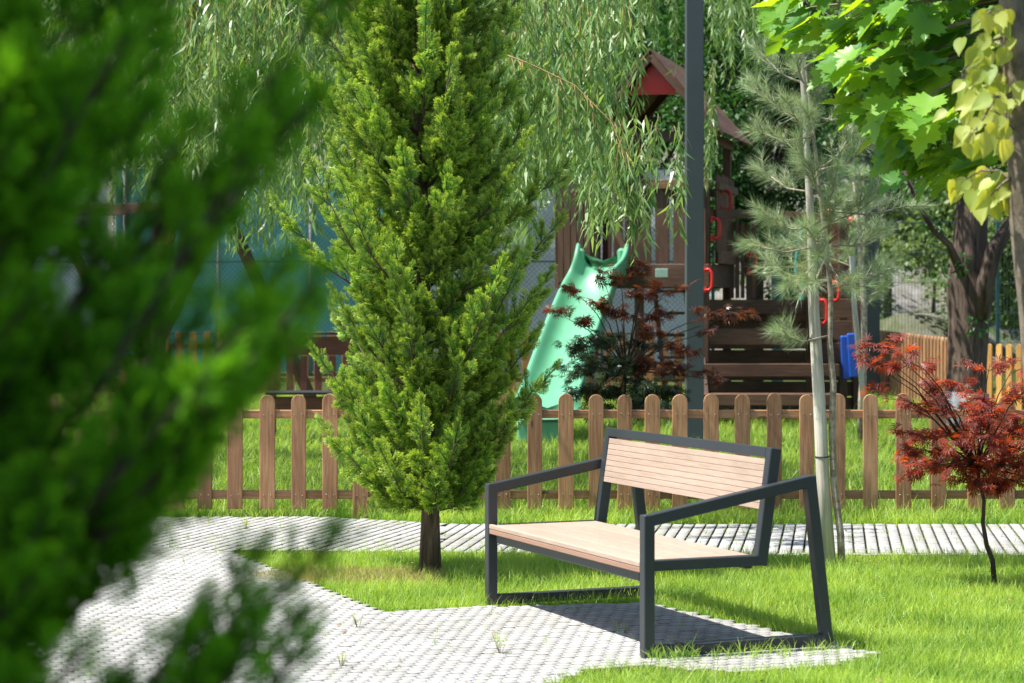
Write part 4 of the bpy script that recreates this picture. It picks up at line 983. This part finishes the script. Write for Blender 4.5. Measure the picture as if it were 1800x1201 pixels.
# ------------------------------------------------------------------ pines
def needle_shoot(LV, p0, p1, n, nl, out=.9):
    p0 = np.array(p0); p1 = np.array(p1); ax = nrm(p1-p0); t = rng.uniform(0, 1, n)**.75; pos = p0+(p1-p0)*t[:, None]
    r = rv(n); r = nrm(r-(r@ax)[:, None]*ax); d = nrm(ax[None]*(.35+.8*t[:, None])+r*out*(1.1-.5*t[:, None])+np.array([0, 0, -.12]))
    LV.add(pos, d, nrm(rv(n)), nl*rng.uniform(.7, 1.15, n), np.clip(rng.normal(.5, .3, n), 0, 1))
def pine():
    base = G(1478, 992); D = base.y; t = thing('pine_tree', 'young long needled pine tied to a pale stake behind the bench', 'tree', base); t.location.z = -.03
    m = MB(); q = [(1480, 1000), (1478, 940), (1466, 850), (1463, 760), (1465, 680), (1458, 600), (1460, 520), (1452, 430), (1440, 330), (1428, 220), (1415, 110), (1405, 20), (1398, -60)]
    pts = [P(x, y, D+.02) for x, y in q]; m.tube(pts, [.026, .024, .022, .022, .020, .019, .018, .016, .014, .012, .009, .006, .003], 8, 0, .12); m.build('trunk', M_barkw, t)
    LV = Leaves(NEEDLE); w = MB()
    brs = [(1458, 590, 1372, 585, 9), (1452, 440, 1350, 470, 8), (1450, 430, 1545, 410, 8), (1446, 400, 1345, 380, 9), (1444, 370, 1520, 350, 8), (1440, 340, 1340, 300, 9), (1436, 300, 1500, 230, 9), (1436, 300, 1535, 250, 8), (1430, 240, 1330, 230, 8), (1428, 220, 1325, 150, 9), (1426, 200, 1490, 200, 8), (1420, 150, 1335, 90, 7),
           (1415, 120, 1450, 60, 6), (1410, 60, 1370, 30, 6), (1405, 20, 1420, -40, 6), (1452, 450, 1420, 500, 8), (1456, 460, 1500, 510, 7), (1450, 420, 1395, 430, 9), (1446, 380, 1470, 300, 8), (1440, 340, 1400, 250, 8), (1448, 440, 1385, 500, 8), (1430, 240, 1385, 180, 7), (1444, 370, 1600, 360, 7), (1456, 470, 1560, 480, 7), (1454, 430, 1320, 430, 6), (1450, 420, 1418, 400, 9), (1440, 330, 1425, 290, 8), (1430, 240, 1420, 200, 8), (1420, 150, 1400, 110, 7), (1446, 400, 1470, 360, 8), (1448, 420, 1440, 450, 8), (1425, 200, 1440, 150, 7), (1445, 395, 1560, 330, 6)]
    for (x0, y0, x1, y1, n) in brs:
        dd = random.uniform(-.28, .28) if abs(x1-x0) > 45 else -.30; a = P(x0, y0, D+.02); e = P(x1, y1, D+dd); mid = a.lerp(e, .55)+Vector((0, 0, -.05)); w.tube([a, mid, e], [.008, .006, .004], 5)
        up = (e-mid).normalized()
        for k in range(n):
            tt = .35+.65*(k+.5)/n; p = (a.lerp(mid, tt*2) if tt < .5 else mid.lerp(e, tt*2-1)); dv = (up+rand_perp(up)*.8+Vector((0, 0, .5))).normalized(); L_ = random.uniform(.06, .16)
            w.tube([p, p+dv*L_], [.004, .002], 4); needle_shoot(LV, p, p+dv*L_, 85, .11)
        needle_shoot(LV, e-up*.08, e+up*.06, 130, .11)
    w.build('branches', M_barkw, t); LV.build('crown', L_pine, t)
    s = thing('wooden_stake', 'thick weathered pale stake beside the young pine trunk', 'stake', G(1456, 990)); D2 = G(1456, 990).y-.03
    m = MB(); q = [(1458, 995), (1447, 850), (1440, 700), (1431, 550), (1426, 400), (1418, 260), (1411, 130), (1405, 60)]
    m.tube([P(x, y, D2) for x, y in q], [.045, .042, .040, .036, .026, .021, .018, .014], 12, 0, .03); m.build('pole', M_stake, s)
    for (x, y) in ((1445, 803), (1432, 595), (1417, 285)):
        m = MB(); c = P(x, y, D2); n = 14; rr = {803: .0435, 595: .0385, 285: .023}[y]; m.tube([c+Vector((math.cos(a)*rr, math.sin(a)*rr, 0)) for a in [2*math.pi*k/n for k in range(n+1)]], .004, 5); m.build('tie', M_black, s)
pine()
def pine2():
    D = 23.5; k = D/F; b = Vector((P(1515, 0, D).x, D, gz(D))); t = thing('young_pine', 'thin pale stemmed young pine behind the fence right of the play steps', 'tree', b, None)
    m = MB(); m.tube([P(x, y, D) for x, y in ((1514, 780), (1515, 700), (1520, 620), (1519, 540), (1513, 450), (1508, 380), (1500, 320))], [r*k for r in (7.5, 6.5, 6, 5.5, 5, 4, 2)], 8, 0, .1); m.build('trunk', M_barkw, t)
    LV = Leaves(NEEDLE); w = MB()
    for (x, y) in ((1540, 520), (1470, 500), (1560, 470), (1490, 440), (1530, 410), (1480, 380), (1540, 360), (1500, 330), (1450, 450), (1580, 500), (1510, 300), (1565, 410)):
        a = P(1514, y+25, D); e = P(x, y, D+random.uniform(-.3, .3)); w.tube([a, e], [.010, .004], 5)
        for j in range(7):
            p = a.lerp(e, random.uniform(.4, 1)); dv = Vector((random.uniform(-1, 1), random.uniform(-1, 1), random.uniform(.2, 1))).normalized(); needle_shoot(LV, p, p+dv*.12, 70, .15)
    w.build('branches', M_barkw, t); LV.build('crown', L_pine, t)
    s = thing('bamboo_stake', 'slender straw coloured stake leaning on the young pine behind the fence', 'stake', P(1530, 0, D).xy.to_3d())
    m = MB(); m.tube([P(1524, 775, D-.1), P(1512, 640, D-.1), P(1502, 540, D-.1), P(1497, 450, D-.1)], [5*k, 5*k, 4.6*k, 4.2*k], 8); m.build('pole', M_stake, s)
pine2()
# ------------------------------------------------------------------ Japanese maples
def jmaple(label, base, stem, pads, D, dd, lsz, mats, per=1.0, sr_=.013):
    t = thing('japanese_maple', label, 'tree', base, 'japanese maples'); k = D/F
    m = MB(); pts = [P(x, y, D) for x, y in stem]; m.tube(pts, [sr_*(1.25-.6*i/(len(pts)-1)) for i in range(len(pts))], 8, 0, .1); m.build('trunk', M_barkd, t)
    LVs = [Leaves(PALM) for _ in mats]; w = MB(); hub = pts[-1]
    for (x, y, rx, ry, n, mi) in pads:
        c = P(x, y, D+random.uniform(-dd, dd)); mid = (hub+c)/2; mid.z = hub.z+(c.z-hub.z)*.62+.02
        w.tube([hub, mid, c], [sr_*.5, sr_*.3, .0015], 5)
        n = int(n*per)
        # twigs spread flat from the branch, leaves along the twigs
        nt_ = max(3, n//9)
        for j in range(nt_):
            a = random.uniform(0, 6.28); tip = c+Vector((math.cos(a)*rx*k, math.sin(a)*rx*k*.9, random.uniform(-1, .7)*ry*k)); st = mid.lerp(c, random.uniform(.4, 1))
            w.tube([st, tip], [.002, .001], 3)
            q = n//nt_+1; tt = rng.uniform(.25, 1.05, q); pos = np.array(st)+np.outer(tt, np.array(tip-st))+rv(q, .014)
            dv = np.array((tip-st).normalized()); d = nrm(dv*.8+rv(q, .55)+np.array([0, -.15, -.30])); nn = nrm(rv(q, .30)+np.array([0, -.12, 1.0]))
            LVs[mi].add(pos, d, nn, lsz*rng.uniform(.65, 1.2, q), np.clip(rng.normal(.5, .3, q), 0, 1))
    w.build('branches', M_barkd, t)
    for i, L_ in enumerate(LVs):
        if L_.p: L_.build('crown', mats[i], t)
bm = G(1748, 1024)
red = [(1660, 760, 70, 22, 90), (1610, 790, 50, 18, 55), (1720, 770, 70, 25, 110), (1780, 760, 70, 25, 100), (1640, 820, 50, 18, 60), (1700, 810, 70, 25, 110), (1760, 820, 70, 28, 110), (1800, 800, 60, 30, 90), (1690, 850, 50, 14, 50), (1740, 850, 50, 14, 55), (1790, 850, 50, 16, 60), (1590, 830, 25, 10, 18),
       (1700, 720, 60, 18, 70), (1760, 700, 60, 18, 65), (1810, 720, 60, 22, 60), (1640, 715, 45, 14, 40), (1740, 640, 40, 12, 32), (1790, 630, 45, 12, 32), (1830, 660, 50, 18, 40), (1690, 665, 35, 10, 20), (1590, 610, 26, 8, 18), (1550, 600, 30, 9, 22), (1520, 630, 30, 8, 18), (1570, 640, 30, 8, 20), (1610, 640, 32, 9, 20), (1540, 675, 26, 8, 14), (1500, 605, 16, 5, 7), (1620, 670, 30, 10, 20), (1570, 700, 24, 8, 10),
       (1600, 760, 28, 8, 16), (1860, 780, 60, 40, 80), (1850, 850, 50, 20, 40), (1655, 690, 32, 9, 18), (1735, 735, 60, 20, 60)]
jmaple('small red leaved japanese maple in front of the fence at right', (bm.x, bm.y, -.03), [(1748, 1026), (1745, 985), (1735, 960), (1728, 920), (1730, 880), (1722, 850), (1718, 820)], [(*p, 0) for p in red], bm.y, .24, .066, [L_red], 1.15)
dk_ = [(1030, 600, 40, 18, 60, 0), (1060, 640, 50, 25, 90, 0), (1020, 650, 35, 20, 60, 0), (1100, 640, 50, 25, 90, 0), (1090, 690, 60, 25, 110, 0), (1140, 680, 50, 25, 90, 0), (1040, 690, 40, 18, 60, 0), (1160, 640, 45, 22, 70, 1), (1120, 600, 45, 16, 60, 0), (1170, 690, 40, 22, 80, 0), (1060, 590, 30, 12, 36, 0), (1190, 650, 30, 20, 40, 1), (1010, 560, 40, 8, 26, 1), (970, 545, 36, 7, 20, 1), (1040, 525, 40, 9, 30, 1), (1090, 545, 40, 10, 30, 1), (1130, 510, 40, 9, 34, 1), (1090, 470, 40, 8, 28, 1), (1150, 460, 40, 7, 26, 1), (1060, 490, 34, 7, 20, 1), (1000, 500, 34, 7, 18, 1), (1150, 545, 36, 12, 36, 1), (1180, 500, 36, 10, 30, 1), (1160, 580, 34, 12, 40, 1), (1190, 610, 30, 12, 34, 1),
      (1260, 545, 36, 7, 24, 1), (1300, 550, 26, 5, 14, 1), (1260, 580, 26, 5, 10, 1), (1250, 655, 24, 6, 12, 1), (1275, 670, 26, 6, 12, 1), (1000, 610, 20, 10, 16, 0), (1080, 720, 60, 14, 60, 0), (1150, 715, 50, 14, 60, 0)]
jmaple('dark japanese maple with green and bronze leaves before the slide', (P(1105, 0, 18.6).x, 18.6, gz(18.6)-.02), [(1105, 880), (1104, 800), (1100, 740), (1098, 690), (1100, 650)], dk_, 18.6, .35, .082, [L_dark, L_darkr], 1.5, .016)
# ------------------------------------------------------------------ leaf litter
LV = Leaves(RH)
for _ in range(900):
    x = random.uniform(-4.2, 4.2); y = random.uniform(9, 16.6)
    if abs(x) > y*.25: continue
    if not is_grass(x, y) and y < 14.2 and random.random() < .6: continue
    LV.add(np.array([x, y, .004 if not is_grass(x, y) else .03]), np.array([random.gauss(0, 1), random.gauss(0, 1), random.uniform(-.1, .3)]), np.array([random.gauss(0, .3), random.gauss(0, .3), 1]), random.uniform(.012, .034), random.random())
o = LV.build('leaf_litter', leafmat('dead_leaf', (.13, .07, .03), (.34, .22, .09), None, .15, .7), None)
tag(o, 'small dry brown leaf scraps scattered over paving and lawn', 'leaf litter', None, 'stuff')
# ------------------------------------------------------------------ weeds in the paving
def weed(x, y, h, label):
    b = G(x, y); t = thing('weed', label, 'weed', b, 'weeds in the paving'); w = MB(); LV = Leaves(LANCE)
    for k in range(7):
        a = random.uniform(0, 6.28); d = Vector((math.cos(a)*.5, math.sin(a)*.5, 1)).normalized(); e = b+d*h*random.uniform(.6, 1); w.tube([b-Vector((0, 0, .02)), e], [.0015, .001], 3)
        for j in range(5):
            p = b.lerp(e, .3+.7*j/5); LV.add(np.array(p), nrm(np.array([random.gauss(0, 1), random.gauss(0, 1), .4])), np.array([0., 0, 1]), h*.34, random.random())
    w.build('stem', M_twig, t); LV.build('leaf', L_grass, t)
weed(630, 1103, .09, 'small weed in the paving below the grass corner'); weed(880, 1148, .13, 'largest weed in the paving left of the bench leg'); weed(600, 1170, .08, 'thin weed low in the paving at left'); weed(1100, 1112, .06, 'tiny weed in the shade under the bench'); weed(432, 930, .12, 'weed on the back path at left')
